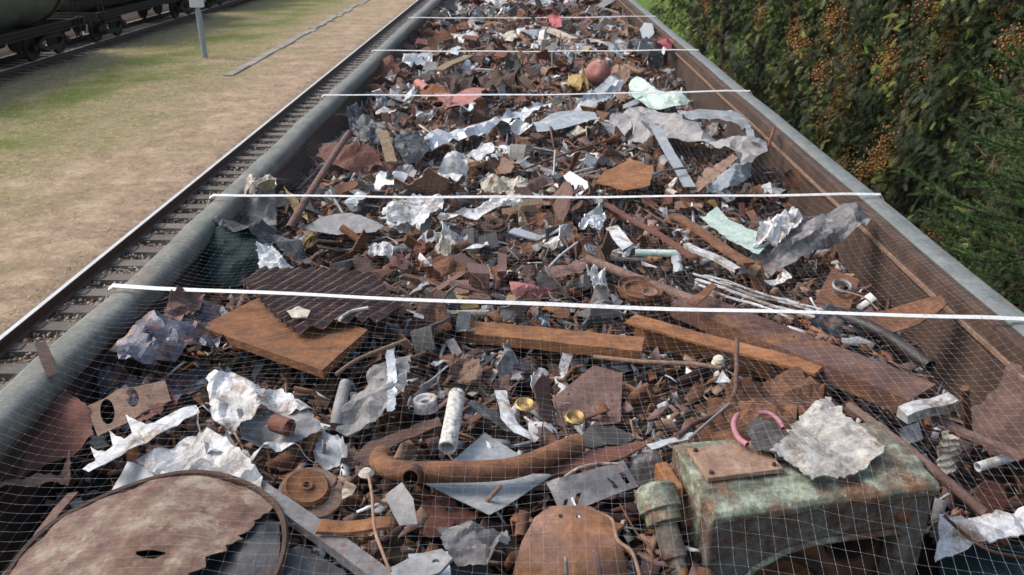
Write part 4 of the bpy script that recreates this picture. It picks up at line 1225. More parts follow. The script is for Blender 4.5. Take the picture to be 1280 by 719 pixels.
S('yellow_strip', 'bent yellow strip under the long pinkish pipe', 'strip', [(354, 234), (366, 245), (380, 258), (386, 278), (378, 272), (364, 256)], 1.25, M['yellow'], .01, .002, .06, 'bent yellow strip')
S('teal_tub', 'dark teal plastic tub wall near the rail side rim', 'tub', [(247, 330), (252, 300), (264, 273), (278, 280), (330, 288), (352, 310), (345, 340), (318, 352), (278, 358), (252, 350)], [1.36, 1.27, 1.2, 1.21, 1.23, 1.26, 1.32, 1.36, 1.38, 1.38], M['teal'], .02, .003, .12, 'dark teal tub')
S('tub_flap', 'long dark grey flap folded over the teal tub', 'flap', [(268, 276), (300, 279), (345, 288), (372, 300), (388, 326), (392, 334), (360, 318), (330, 300), (290, 288)], [1.2, 1.2, 1.21, 1.22, 1.27, 1.27, 1.23, 1.22, 1.2], M['darksteel'], .014, .003, .08, 'dark tub flap')
S('grey_crumple', 'crumpled light grey sheet at the end of the teal tub', 'sheet', [(324, 306), (338, 304), (352, 320), (368, 336), (346, 342), (332, 346), (322, 330)], [1.22, 1.2, 1.21, 1.25, 1.27, 1.28, 1.25], M['galv'], .02, .002, .07, 'crumpled grey sheet')
S('grey_canister', 'grey sheet canister with ragged white top by the rail side rim', 'canister', [(303, 282), (302, 240), (310, 222), (322, 230), (338, 218), (345, 228), (345, 282), (325, 286)], [1.36, 1.24, 1.18, 1.2, 1.18, 1.21, 1.34, 1.36], M['grey'], .014, .003, .08, 'grey canister')
S('torn_flap', 'ragged white top edge of a canister beside the rim', 'flap', [(304, 232), (312, 216), (320, 228), (336, 216), (346, 222), (344, 234), (326, 236)], 1.17, M['cream'], .012, .002, .04)
S('brown_sheet', 'rust brown sheet behind the long pinkish pipe', 'sheet', [(395, 196), (404, 172), (430, 178), (470, 190), (480, 208), (430, 212)], [1.31, 1.26, 1.25, 1.26, 1.28, 1.31], M['rust2'], .016, .002, .1, 'rust brown sheet')
B('wood_board', 'short split brown board standing beside the rust brown sheet', 'board', [(478, 164, 1.2), (490, 204, 1.29)], rect(.06, .015), M['wood'], lm='split brown board')
S('grey_tarp', 'dark grey crumpled sheet at the top of the long pinkish pipe', 'sheet', [(434, 140), (446, 136), (482, 156), (478, 170), (450, 172), (438, 160)], [1.2, 1.19, 1.23, 1.27, 1.27, 1.24], M['darksteel'], .02, .002, .08, 'dark crumpled sheet')
S('slate_sheet', 'blue grey crumpled sheet beside the split brown board', 'sheet', [(492, 172), (512, 164), (540, 176), (536, 196), (506, 202), (494, 192)], 1.28, M['darksteel'], .02, .002, .08)
S('silver_strip', 'long silver white crumpled strip before the third strap', 'strip', [(530, 178), (545, 166), (600, 156), (640, 140), (672, 128), (690, 126), (684, 134), (645, 150), (605, 164), (540, 182)], 1.25, M['alu'], .018, .002, .07, 'long silver strip', nf=7)
S('pale_sheet', 'pale blue grey sheet beside the long silver strip', 'sheet', [(666, 152), (700, 140), (742, 138), (750, 148), (720, 156), (672, 166)], 1.25, M['galv'], .01, .002, .1, 'pale blue grey sheet')
S('creased_sheet', 'big pale creased sheet stretching to the hedge side wall', 'sheet', [(742, 160), (770, 146), (796, 134), (840, 142), (874, 152), (880, 168), (920, 178), (940, 180), (958, 174), (960, 186), (932, 198), (900, 190), (868, 180), (840, 172), (812, 178), (790, 168)],
  [1.27, 1.25, 1.22, 1.21, 1.22, 1.24, 1.25, 1.23, 1.2, 1.23, 1.27, 1.28, 1.28, 1.27, 1.27, 1.27], M['tan'] if False else M['grey'], .022, .002, .1, 'big pale creased sheet', nf=7, jag=.003)
S('curved_strip', 'light grey curved strip rising at the end of the big creased sheet', 'strip', [(846, 142), (880, 136), (920, 138), (936, 150), (944, 170), (950, 178), (938, 176), (926, 156), (900, 150), (866, 152)], 1.2, M['galv'], .01, .002, .08, 'curved grey strip')
B('grey_angle', 'straight grey angle iron sticking out towards the camera', 'angle iron', [(819, 158, 1.2), (862, 234, 1.25)], prof_angle(.06, .004, .04), M['galv'], lm='straight grey angle iron')
S('bent_sheet', 'grey bent sheet in front of the big creased sheet', 'sheet', [(884, 240), (890, 226), (916, 206), (940, 204), (944, 216), (920, 234)], [1.28, 1.25, 1.22, 1.23, 1.28, 1.3], M['galv'], .014, .002, .08, 'grey bent sheet')
S('bent_sheet', 'narrow tan grey sheet beside the straight grey angle iron', 'sheet', [(862, 236), (880, 214), (916, 194), (922, 198), (896, 222), (874, 238)], 1.26, M['tan'], .01, .002, .06)
S('orange_plate', 'orange brown plate lying behind the second strap', 'plate', [(744, 228), (756, 214), (786, 200), (818, 208), (812, 232), (780, 238)], 1.26, M['orange'], .008, .003, .15, 'orange brown plate')
T('rust_rod', 'long thin rusty rod pointing at the big creased sheet', 'rod', [(655, 212, 1.27), (700, 195, 1.25), (776, 170, 1.23)], .006, M['rust'], hollow=False, lm='long thin rusty rod')
B('dark_flat', 'dark flat bar crossing the straight grey angle iron', 'bar', [(816, 218, 1.2), (866, 206, 1.2)], rect(.02, .005), M['darksteel'])
S('round_topped_plate', 'brown round-topped plate leaning on the wall behind the second strap', 'plate', [(978, 236), (980, 214), (990, 210), (1014, 224), (1018, 236)], [1.4, 1.3, 1.29, 1.33, 1.4], M['rust'], .006, .004, .2, 'round-topped wall plate')
T('steel_hook', 'small brown hook standing at the wall by the big creased sheet', 'hook', [(960, 184, 1.25), (966, 166, 1.18), (968, 160, 1.17)], .009, M['rust'], hollow=False, lm='small wall hook')
T('pin', 'upright bright pin just before the third strap', 'pin', [(690, 89, 1.28), (690, 66, 1.12)], .006, M['galv'], hollow=False, sm=False, lm='front upright pin')
T('pin', 'upright bright pin well behind the second strap', 'pin', [(692, 221, 1.3), (694, 188, 1.18)], .006, M['galv'], hollow=False, sm=False, lm='rear upright pin')
S('salmon_plate', 'faded red oval plate just in front of the third strap', 'plate', [(542, 118), (570, 113), (612, 110), (606, 120), (588, 130), (560, 132)], [1.25, 1.24, 1.2, 1.22, 1.26, 1.26], M['salmon'], .008, .002, .15, 'faded red oval plate')


def ball():
    c = at(748, 91, 1.2)
    o = empty('ball', c, 'dented faded pink ball lying behind the third strap', 'ball')
    HERO.append(('dented pink ball', c))
    bm = bmesh.new()
    bmesh.ops.create_icosphere(bm, subdivisions=4, radius=.105)
    for v in bm.verts:
        d = (v.co - Vector((-.05, -.08, .04))).length
        v.co *= 1 + .04 * mnoise.noise(v.co * 14) - .22 * math.exp(-(d / .045) ** 2)
    V = [tuple(v.co) for v in bm.verts]
    F = [tuple(x.index for x in f.verts) for f in bm.faces]
    bm.free()
    mesh_obj('shell', V, F, M['salmon'], o, sharp=None)
    V, F = lathe([(0, .112), (.01, .112), (.014, .104), (.012, .098)], 12, Matrix.Rotation(R(25), 4, 'X'))
    mesh_obj('valve', [tuple(v) for v in V], F, M['cream'], o)
    MASKS.append(np.array([(728, 72), (768, 72), (770, 110), (728, 110)], float))


ball()
S('curved_sheet', 'pale green curved panel behind the big creased sheet', 'panel', [(786, 104), (796, 98), (815, 108), (848, 116), (866, 124), (850, 134), (810, 132), (790, 120)], [1.2, 1.18, 1.2, 1.21, 1.25, 1.28, 1.28, 1.25], M['mint'], .014, .002, .15, 'pale green curved panel')
S('grey_roll', 'crumpled blue grey sheet in front of the dented pink ball', 'sheet', [(716, 132), (740, 112), (760, 98), (780, 98), (776, 112), (748, 132), (726, 138)], [1.26, 1.22, 1.19, 1.21, 1.25, 1.28, 1.28], M['galv'], .02, .002, .1, 'crumpled blue grey sheet')
S('tan_lump', 'tan crumpled lump beside the dented pink ball', 'lump', [(762, 90), (772, 84), (786, 88), (788, 100), (770, 102)], 1.22, M['tan'], .03, .004, .08)
S('yellow_lump', 'yellowish crumpled piece in front of the dented pink ball', 'flap', [(704, 106), (716, 96), (732, 94), (736, 106), (718, 112)], 1.24, M['yellow'], .02, .003, .08, 'yellowish piece')
S('blue_grey_flap', 'blue grey flap close to the rim behind the third strap', 'flap', [(498, 78), (510, 68), (548, 64), (540, 74), (514, 82)], 1.27, M['galv'], .015, .003, .1, 'blue grey rim flap')
T('orange_stub', 'short red orange pipe stub near the faded red plate', 'pipe', [(522, 104, 1.24), (534, 112, 1.26)], .035, M['salmon'], sm=False)
B('tan_board', 'tan board slanting behind the third strap', 'board', [(548, 88, 1.25), (586, 70, 1.22)], rect(.09, .02), M['wood'], lm='slanting tan board')
B('pale_bar', 'short pale bar lying crosswise behind the third strap', 'bar', [(594, 88, 1.22), (626, 88, 1.22)], rect(.04, .02), M['cream'], lm='short pale bar')
S('white_patch', 'white sheet scrap behind the fourth strap near the rim', 'sheet', [(563, 42), (592, 41), (600, 46), (576, 54)], 1.23, M['white'], .02, .002, .12, 'angular white scrap')
S('white_patch', 'white oval scrap behind the fourth strap near the middle', 'sheet', [(624, 44), (640, 41), (654, 48), (640, 52), (626, 50)], 1.23, M['cream'], .02, .002, .12)
S('white_patch', 'bright small white scrap just behind the fourth strap', 'sheet', [(662, 56), (674, 48), (682, 48), (672, 56)], 1.22, M['white'], .02, .002, .12)
S('red_cloth', 'red patch of sheet between the fourth and fifth strap', 'sheet', [(684, 24), (698, 21), (702, 34), (692, 36)], 1.22, M['red'], .03, .003, .1, 'far red patch')
B('striped_bar', 'pale pinkish bar lying beside the red patch', 'bar', [(682, 36, 1.24), (718, 50, 1.24)], rect(.09, .04), M['cream'])
S('white_disc', 'standing pale grey disc between the fourth and fifth strap', 'disc', [(800, 36), (806, 28), (816, 30), (818, 42), (810, 50), (802, 46)], [1.25, 1.18, 1.18, 1.22, 1.27, 1.27], M['galv'], .01, .004, .2, 'standing pale disc')
S('red_crate', 'bright red crushed sheet by the hedge side wall near the fourth strap', 'sheet', [(820, 48), (830, 46), (842, 54), (838, 60), (824, 58)], 1.22, M['red'], .02, .003, .1, 'bright red sheet')
S('grey_box_sheet', 'dark grey folded sheet beside the bright red crushed sheet', 'sheet', [(782, 54), (796, 48), (812, 50), (820, 60), (796, 62)], 1.23, M['darksteel'], .03, .003, .12)
S('white_sheet', 'white crumpled sheet behind the fifth strap', 'sheet', [(600, 4), (612, -2), (636, -3), (632, 5), (612, 8)], 1.2, M['white'], .03, .003, .15, 'farthest white sheet')
S('dark_tyre_piece', 'black curled rubber piece behind the third strap', 'rubber piece', [(628, 92), (636, 80), (648, 80), (654, 92), (640, 98)], 1.22, M['rubber'], .04, .004, .1, 'black rubber piece')
S('dark_ridge', 'long dark buckled sheet behind the faded red plate', 'sheet', [(556, 106), (584, 98), (620, 96), (650, 102), (640, 108), (600, 108), (566, 114)], 1.22, M['dark'], .03, .003, .12, 'dark buckled sheet')

# ------------------------------------------------------------------ unsorted scrap pieces (each its own object)
pr = np.random.default_rng(21)


def proto_sheet(k):
    rg = np.random.default_rng(300 + k)
    n = rg.integers(5, 9)
    asp = rg.uniform(.35, .95)
    ang = np.sort(rg.uniform(0, 2 * PI, n) * .25 + np.linspace(0, 2 * PI, n, endpoint=False))
    poly = [(.5 * rg.uniform(.55, 1.1) * math.cos(a), .5 * asp * rg.uniform(.55, 1.1) * math.sin(a)) for a in ang]
    Q, Tt = flat_mesh(poly, .075, (), .012, rg)
    amp = rg.choice([.03, .07, .12, .18])
    z = folds(Q, amp, .38, rg, 6, .4)
    if rg.random() < .5:
        z += rg.uniform(-.8, .8) * Q[:, 0] ** 2
    V, F = solid(np.column_stack([Q, z]), Tt, .012)
    return V, F


def bent_path(L, n, b, rg):
    P = [Vector((-L / 2, 0, 0))]
    a, e = 0, 0
    for i in range(n):
        a += rg.normal(0, b)
        e += rg.normal(0, b * .5)
        e *= .7
        P.append(P[-1] + Vector((math.cos(a) * math.cos(e), math.sin(a) * math.cos(e), math.sin(e))) * L / n)
    c = sum(P, Vector()) / len(P)
    return [p - c for p in P]


def proto(kind, k):
    rg = np.random.default_rng(900 + k * 17 + sum(map(ord, kind)))
    if kind == 'metal_sheet':
        return proto_sheet(k)
    if kind == 'bent_rod':
        return sweep(smooth_path(bent_path(1, 4, [.05, .3, .6][k % 3], rg), 3), circ(rg.uniform(.012, .022), 6))
    if kind == 'metal_strip':
        P = smooth_path(bent_path(1, 4, .3, rg), 4)
        return sweep(P, rect(rg.uniform(.07, .14), .012), roll=rg.uniform(-2, 2))
    if kind == 'pipe_offcut':
        P = smooth_path(bent_path(1, 4, [0.01, .1, .35][k % 3], rg), 3)
        return pipe_geo(P, rg.uniform(.05, .1), .16, 12)
    if kind == 'angle_iron':
        P = bent_path(1, 4, .04, rg)
        w = rg.uniform(.1, .16)
        return sweep(P, prof_angle(w, .014) if k % 2 else prof_chan(w, w * .5, .014))
    if kind == 'steel_plate':
        asp = rg.uniform(.4, .9)
        poly = [(-.5, -.5 * asp), (.5, -.5 * asp * rg.uniform(.6, 1)), (.5, .5 * asp), (-.5 * rg.uniform(.5, 1), .5 * asp)]
        hs = []
        if k % 2:
            c, r = (rg.uniform(-.2, .2), 0), rg.uniform(.06, .12)
            hs = [[(c[0] + r * math.cos(a), r * math.sin(a)) for a in np.linspace(0, 2 * PI, 12, endpoint=False)]]
        Q, Tt = flat_mesh(poly, .16, hs)
        return solid(np.column_stack([Q, folds(Q, .012, .6, rg, 2, 0)]), Tt, rg.uniform(.03, .08))
    if kind == 'metal_ring':
        r = rg.uniform(.25, .42)
        return lathe([(r, -.05), (.5, -.05), (.5, .05), (r, .05), (r, -.05)], 22) if k % 2 else lathe([(.08, .03), (.2, .05), (.28, .02), (.45, .02), (.5, .06), (.5, -.05), (.08, -.05), (.08, .03)], 22)
    if kind == 'wire_coil':
        V, F = [], []
        P = []
        for i in range(46):
            a = i * .42
            rr = .35 + .12 * math.sin(i * .37 + k) + rg.normal(0, .02)
            P.append(Vector((rr * math.cos(a) * 1.2, rr * math.sin(a) * .8, .08 * math.sin(i * .6 + k) + rg.normal(0, .02))))
        return sweep(smooth_path(P, 2), circ(.011, 5))
    if kind == 'crushed_can':
        P = [Vector((x, 0, 0)) for x in np.linspace(-.5, .5, 9)]
        V, F = sweep(P, circ(.3, 14), scales=[.92, 1, 1, .97, .8, .95, 1, 1, .92])
        out = []
        for v in V:
            nn = mnoise.noise(v * 4 + Vector((k * 3.1, 0, 0)))
            out.append(Vector((v.x + .05 * nn, v.y * (1 + .3 * nn), v.z * (.55 + .4 * mnoise.noise(v * 3 + Vector((k, 5, 1)))))))
        return out, F
    if kind == 'rust_flake':
        n = rg.integers(4, 8)
        poly = [(.5 * rg.uniform(.55, 1.1) * math.cos(a), .38 * rg.uniform(.55, 1.1) * math.sin(a)) for a in np.linspace(0, 2 * PI, n, endpoint=False) + rg.uniform(0, 1)]
        Q, Tt = flat_mesh(poly, .08, (), .02, rg)
        return solid(np.column_stack([Q, folds(Q, .035, .4, rg) + rg.uniform(-.5, .5) * Q[:, 0] ** 2]), Tt, rg.uniform(.015, .05))
    if kind == 'bent_bracket':
        sh = [[(-.5, 0), (.05, 0), (.1, .35)], [(-.5, 0), (-.1, 0), (-.05, .3), (.45, .32)], [(-.45, .3), (-.4, 0), (.3, 0), (.35, .3)], [(-.5, .05), (0, 0), (.4, .25)]][k % 4]
        P = []
        for a, b in zip(sh[:-1], sh[1:]):
            for t in (0, .1, .5, .9):
                P.append(Vector((a[0] + (b[0] - a[0]) * t, 0, a[1] + (b[1] - a[1]) * t)))
        P.append(Vector((sh[-1][0], 0, sh[-1][1])))
        V, F = sweep(P, rect(rg.uniform(.14, .42), .028), up=(0, 0.01, 1))
        return [v + mnoise.noise_vector(v * 3 + Vector((k, 0, 0))) * .03 for v in V], F
    if kind == 'tin_scrap':
        n = rg.integers(5, 9)
        asp = rg.uniform(.25, .8)
        poly = [(.5 * rg.uniform(.4, 1.1) * math.cos(a), .5 * asp * rg.uniform(.4, 1.1) * math.sin(a)) for a in np.linspace(0, 2 * PI, n, endpoint=False) + rg.uniform(0, 1)]
        Q, Tt = flat_mesh(poly, .065, (), .012, rg)
        V, F = solid(np.column_stack([Q, folds(Q, rg.uniform(.05, .12), .3, rg) + rg.uniform(-1.2, 1.2) * Q[:, 0] * Q[:, 1]]), Tt, .014)
        return V, F
    if kind == 'crumpled_foil':
        n = 8
        poly = [(.5 * rg.uniform(.6, 1.1) * math.cos(a), .4 * rg.uniform(.6, 1.1) * math.sin(a)) for a in np.linspace(0, 2 * PI, n, endpoint=False)]
        Q, Tt = flat_mesh(poly, .06, (), .015, rg)
        z = folds(Q, .17, .3, rg, 7, .3)
        return solid(np.column_stack([Q, z]), Tt, .012)
    if kind == 'metal_offcut':
        n = rg.integers(4, 7)
        poly = [(.5 * rg.uniform(.6, 1) * math.cos(a), .36 * rg.uniform(.6, 1) * math.sin(a)) for a in np.linspace(0, 2 * PI, n, endpoint=False) + rg.uniform(0, 1)]
        Q, Tt = flat_mesh(poly, .14, (), .01, rg)
        return solid(np.column_stack([Q, folds(Q, .06, .6, rg, 4, .3)]), Tt, rg.uniform(.08, .3))
    if kind == 'hex_bolt':
        V, F = sweep([Vector((-.5, 0, 0)), Vector((.3, 0, 0))], circ(.11, 8))
        V2, F2 = sweep([Vector((.3, 0, 0)), Vector((.5, 0, 0))], circ(.22, 6))
        n = len(V)
        return V + V2, F + [tuple(i + n for i in f) for f in F2]


NV = {'metal_sheet': 26, 'bent_rod': 9, 'metal_strip': 14, 'pipe_offcut': 9, 'angle_iron': 8, 'steel_plate': 10, 'metal_ring': 6, 'wire_coil': 6, 'crushed_can': 6, 'hex_bolt': 2, 'crumpled_foil': 16, 'metal_offcut': 16, 'tin_scrap': 20, 'rust_flake': 14, 'bent_bracket': 12}
PROTO = {}
for kd, n in NV.items():
    PROTO[kd] = []
    for k in range(n):
        V, F = proto(kd, k)
        V = np.array([tuple(v) for v in V])
        PROTO[kd].append(mesh_obj(kd, V, F, M['rust'], me_only=True, sharp=18))
WORD = {'metal_sheet': 'sheet', 'bent_rod': 'rod', 'metal_strip': 'strip', 'pipe_offcut': 'pipe', 'angle_iron': 'angle iron', 'steel_plate': 'plate', 'metal_ring': 'ring', 'wire_coil': 'wire coil', 'crushed_can': 'can', 'hex_bolt': 'bolt', 'tin_scrap': 'tin scrap', 'rust_flake': 'flake', 'bent_bracket': 'bracket', 'crumpled_foil': 'foil', 'metal_offcut': 'offcut'}
GROUPN = {k: 'loose %s in the scrap load' % (w + 's') for k, w in WORD.items()}
LIM = {'metal_sheet': 292, 'bent_rod': 110, 'metal_strip': 240, 'pipe_offcut': 60, 'angle_iron': 110, 'tin_scrap': 290, 'rust_flake': 280, 'bent_bracket': 230, 'steel_plate': 200, 'metal_ring': 75, 'wire_coil': 70, 'crushed_can': 80, 'hex_bolt': 50, 'crumpled_foil': 270, 'metal_offcut': 290}
SIZE = {'metal_sheet': (.10, .34), 'bent_rod': (.1, .3), 'metal_strip': (.1, .38), 'pipe_offcut': (.09, .30), 'angle_iron': (.10, .34), 'steel_plate': (.05, .16), 'metal_ring': (.04, .11), 'wire_coil': (.08, .18), 'crushed_can': (.06, .12), 'hex_bolt': (.03, .07), 'tin_scrap': (.07, .26), 'rust_flake': (.07, .24), 'bent_bracket': (.07, .24), 'crumpled_foil': (.05, .17), 'metal_offcut': (.04, .13)}
PAL = [('rust', 'rust brown', 24), ('rust2', 'rust red', 9), ('dark', 'dark brown', 13), ('purple', 'mauve brown', 11), ('orange', 'orange rusty', 9), ('tan', 'tan', 8), ('steel', 'dirty grey', 11), ('darksteel', 'dark grey', 6),
       ('galv', 'pale grey', 8), ('grey', 'mid grey', 4), ('alu', 'silvery', 5), ('white', 'white', 9), ('cream', 'cream', 5), ('mint', 'mint green', .7), ('salmon', 'faded red', .7), ('wood', 'straw brown', 1.5), ('black', 'black', 2), ('yellow', 'yellow', .4)]
pw = np.array([p[2] for p in PAL]); pw = pw / pw.sum()
POLYS = [(p, p.min(0), p.max(0)) for p in MASKS]


def masked(q):
    for p, lo, hi in POLYS:
        if lo[0] <= q[0] <= hi[0] and lo[1] <= q[1] <= hi[1] and pip([tuple(a) for a in p], q[0], q[1]):
            return True
    return False


kinds = list(LIM)
todo = [k for k in kinds for _ in range(LIM[k])]
pr.shuffle(todo)
placed = []
for kd in todo:
    for _try in range(30):
        u = pr.random()
        Y = 1.15 + 14.2 * u ** 1.95
        X = pr.uniform(XL1 + .05, XR1 - .05)
        s = pr.uniform(*SIZE[kd]) * (1 + .09 * max(Y - 3, 0)) * (.95 if Y < 2.4 else 1.05)
        s = min(s, .5)
        hh = float(heap_h(X, Y))
        z = CAMZ - hh + pr.uniform(.0, .07)
        q = px(np.array([X, Y, z]))
        if q[0] < -60 or q[0] > 1340 or q[1] > 790 or q[1] < -25:
            continue
        rz = pr.uniform(0, 2 * PI)
        if abs(X) > 1.1 and kd in ('bent_rod', 'angle_iron', 'pipe_offcut', 'metal_strip'):
            rz = PI / 2 + pr.normal(0, .3)
        e = np.array([math.cos(rz), math.sin(rz), 0]) * s * .45
        e2 = np.array([0, -.05, .03])
        if any(masked(px(np.array([X, Y, z]) + v)) for v in (0 * e, e, -e, e * .5, -e * .5, -e2, np.array([0, .3 * s, .2 * s]))):
            continue
        break
    else:
        continue
    o = bpy.data.objects.new(kd, PROTO[kd][pr.integers(len(PROTO[kd]))])
    COL.objects.link(o)
    cl = float(vnoise(np.array(X), np.array(Y), .7, 51, 2))
    w_ = pw * np.array([math.exp((7 if p[0] in ('steel', 'darksteel', 'galv', 'grey', 'alu', 'white', 'cream', 'mint') else -3) * cl) for p in PAL])
    if Y > 3.6:
        w_ = w_ * np.array([1.5 if p[0] in ('galv', 'grey', 'alu', 'white', 'steel') else 1 for p in PAL])
    ci = int(pr.choice(len(PAL), p=w_ / w_.sum()))
    if kd == 'rust_flake':
        ci = int(pr.integers(0, 6))
    if kd == 'crumpled_foil':
        ci = [p[0] for p in PAL].index(pr.choice(['white', 'alu', 'cream', 'galv', 'steel', 'tan', 'grey', 'rust', 'purple']))
    if kd in ('bent_rod', 'wire_coil', 'hex_bolt', 'metal_ring') and PAL[ci][0] in ('wood', 'white', 'mint', 'cream') and pr.random() < .6:
        ci = int(pr.integers(0, 5))
    tl = .5 if kd in ('metal_sheet', 'metal_ring', 'crushed_can', 'steel_plate', 'tin_scrap', 'rust_flake', 'bent_bracket', 'crumpled_foil', 'metal_offcut') else .2
    rx, ry = pr.normal(0, tl), pr.normal(0, tl)
    o.rotation_euler = (rx, ry, rz)
    ext = abs(math.sin(ry)) * s * .5
    z = min(z + ext * .5, CAMZ - 1.22 - ext)
    o.location = (X, Y, z)
    o.scale = (s, s, s)
    o.material_slots[0].link = 'OBJECT'
    o.material_slots[0].material = M[PAL[ci][0]]
    o['group'] = GROUPN[kd]
    o['category'] = WORD[kd]
    placed.append((o, kd, PAL[ci][1], s, rz % PI, math.hypot(rx, ry)))

# labels: colour, size, lie and the nearest landmark; ties are told apart by their order from it
hp = np.array([tuple(p) for _, p in HERO])
byk = {}
for o, kd, cn, s, rz, tlt in placed:
    p = np.array(o.location)
    d = np.linalg.norm((hp - p) * np.array([1, .6, 1]), axis=1)
    i = int(np.argmin(d))
    dx, dy = p[0] - hp[i][0], p[1] - hp[i][1]
    if abs(dx) > abs(dy) * .8:
        rel = 'right of' if dx > 0 else 'left of'
    else:
        rel = 'behind' if dy > 0 else 'in front of'
    lo, hi = SIZE[kd]
    sz = 'small' if s < lo + (hi - lo) * .33 else ('large' if s > lo + (hi - lo) * .75 else 'middling')
    lie = 'upended' if tlt > .75 else ('lengthwise' if abs(rz - PI / 2) < PI / 6 else ('crosswise' if min(rz, PI - rz) < PI / 6 else 'slanting'))
    byk.setdefault((sz, cn, lie, WORD[kd], rel, HERO[i][0]), []).append((float(d[i]), o))
ORD = ['first', 'second', 'third', 'fourth', 'fifth', 'sixth', 'seventh']
for (sz, cn, lie, wd, rel, lm), L_ in byk.items():
    L_.sort(key=lambda t: t[0])
    for j, (_, o) in enumerate(L_):
        base_ = '%s %s %s %s' % (sz, cn, lie, wd)
        if len(L_) == 1:
            o['label'] = '%s %s the %s' % (base_, rel, lm)
        else:
            o['label'] = '%s, %s %s the %s' % (base_, ORD[min(j, 6)], rel, lm)

# ------------------------------------------------------------------ uncountable small fragments
def fragments(n, mats, seed):
    rg = np.random.default_rng(seed)
    Y = 1.0 + 14.4 * rg.random(n) ** 1.5
    X = rg.uniform(XL1, XR1, n)
    Z = CAMZ - heap_h(X, Y) + rg.uniform(-.005, .035, n)
    s = np.minimum(rg.gamma(2.6, .0075, n), .035) * (1 + .05 * Y) + .006
    kind = rg.random(n)
    # bent shard: 6 verts, 4 tris top (thin, two-sided box-less) with a lower copy for thickness
    bx = np.array([(-1, -.5, 0), (0, -.6, .0), (1, -.4, 0), (-1, .5, 0), (0, .45, 0), (1, .5, 0)], float)
    P = np.repeat(bx[None], n, 0) + rg.normal(0, .16, (n, 6, 3)) * np.array([1, 1, .6])
    P[:, (1, 4), 2] += rg.normal(0, .45, (n, 1))
    asp = np.where(kind < .2, rg.uniform(.08, .22, n), rg.uniform(.4, 1.1, n))
    ln = np.where(kind < .2, rg.uniform(1.5, 3.0, n), 1.15)
    P[..., 1] *= asp[:, None]
    P[..., 0] *= ln[:, None]
    low = P.copy()
    low[..., 2] -= np.where(kind < .2, .14, .1)[:, None] + rg.uniform(0, .12, (n, 1))
    P = np.concatenate([P, low], 1)
    P *= s[:, None, None]
    a, b, c = rg.uniform(0, 2 * PI, n), rg.normal(0, .6, n), rg.normal(0, .6, n)
    ca, sa, cb, sb, cc, sc = np.cos(a), np.sin(a), np.cos(b), np.sin(b), np.cos(c), np.sin(c)
    o1 = np.ones(n); o0 = np.zeros(n)
    Rx = np.stack([o1, o0, o0, o0, cb, -sb, o0, sb, cb], -1).reshape(n, 3, 3)
    Ry = np.stack([cc, o0, sc, o0, o1, o0, -sc, o0, cc], -1).reshape(n, 3, 3)
    Rz = np.stack([ca, -sa, o0, sa, ca, o0, o0, o0, o1], -1).reshape(n, 3, 3)
    RR = Rz @ Ry @ Rx
    P = np.einsum('nij,nkj->nki', RR, P) + np.stack([X, Y, Z], -1)[:, None]
    Fq = np.array([(0, 1, 4, 3), (1, 2, 5, 4), (9, 10, 7, 6), (10, 11, 8, 7), (0, 6, 7, 1), (1, 7, 8, 2), (2, 8, 11, 5), (5, 11, 10, 4), (4, 10, 9, 3), (3, 9, 6, 0)])
    F = (Fq[None] + np.arange(n)[:, None, None] * 12).reshape(-1, 4)
    mi = np.repeat(rg.choice(len(mats), n, p=FW), len(Fq))
    return P.reshape(-1, 3), F, mi


FM = [('f_rust', RU), ('f_dark', RD), ('f_mauve', [(.25, (.07, .042, .038)), (.5, (.16, .095, .085)), (.75, (.28, .19, .17))]), ('f_orange', RO), ('f_tan', RT),
      ('f_grey', [(.3, (.12, .12, .125)), (.7, (.33, .33, .34))]), ('f_white', [(.3, (.5, .49, .48)), (.7, (.8, .81, .83))])]
FW = np.array([.24, .14, .22, .08, .14, .1, .08]); FW = FW / FW.sum()
fm = [mat(n, r, 9, (.6, .9), 0, .3, island=True, var=.4) for n, r in FM]
V, F, mi = fragments(27000, fm, 4)
prop(mesh_obj('scrap_shavings', V, F, fm, origin=(0, 0, 0), smooth=False, mi=mi), label='countless small rusty shavings and flakes between the larger scrap pieces', kind='stuff')

# ------------------------------------------------------------------ net over the load
bpy.context.view_layer.update()
dg = bpy.context.evaluated_depsgraph_get()
gx = np.arange(XL0 - .06, XR0 + .061, .04)
gy = np.arange(.9, WY1 + .1, .04)
OB = np.full((len(gy), len(gx)), -10.0)
for j, y in enumerate(gy):
    for i, x in enumerate(gx):
        hit, loc, *_ = scene.ray_cast(dg, Vector((x, y, CAMZ - .6)), Vector((0, 0, -1)), distance=3)
        if hit:
            OB[j, i] = loc.z
OB += .004
Z = np.full_like(OB, RIMZ)
outl_ = np.abs(gx[None] - .13) > 1.56
OBc = np.where(outl_, RIMZ - .02, OB)
for it in range(260):
    A = Z.copy()
    A[1:-1, 1:-1] = (Z[:-2, 1:-1] + Z[2:, 1:-1] + Z[1:-1, :-2] + Z[1:-1, 2:]) / 4
    A[0], A[-1] = A[1], A[-2]
    A[:, 0], A[:, -1] = Z[:, 0], Z[:, -1]
    Z = np.maximum(OBc, A - .0011)
    Z[:, 0] = RIMZ - .09
    Z[:, -1] = RIMZ - .09


def netz(x, y):
    u = np.clip((x - gx[0]) / .04, 0, len(gx) - 1.001)
    v = np.clip((y - gy[0]) / .04, 0, len(gy) - 1.001)
    i, j = u.astype(int), v.astype(int)
    fu, fv = u - i, v - j
    return (Z[j, i] * (1 - fu) + Z[j, i + 1] * fu) * (1 - fv) + (Z[j + 1, i] * (1 - fu) + Z[j + 1, i + 1] * fu) * fv


CELL = .031


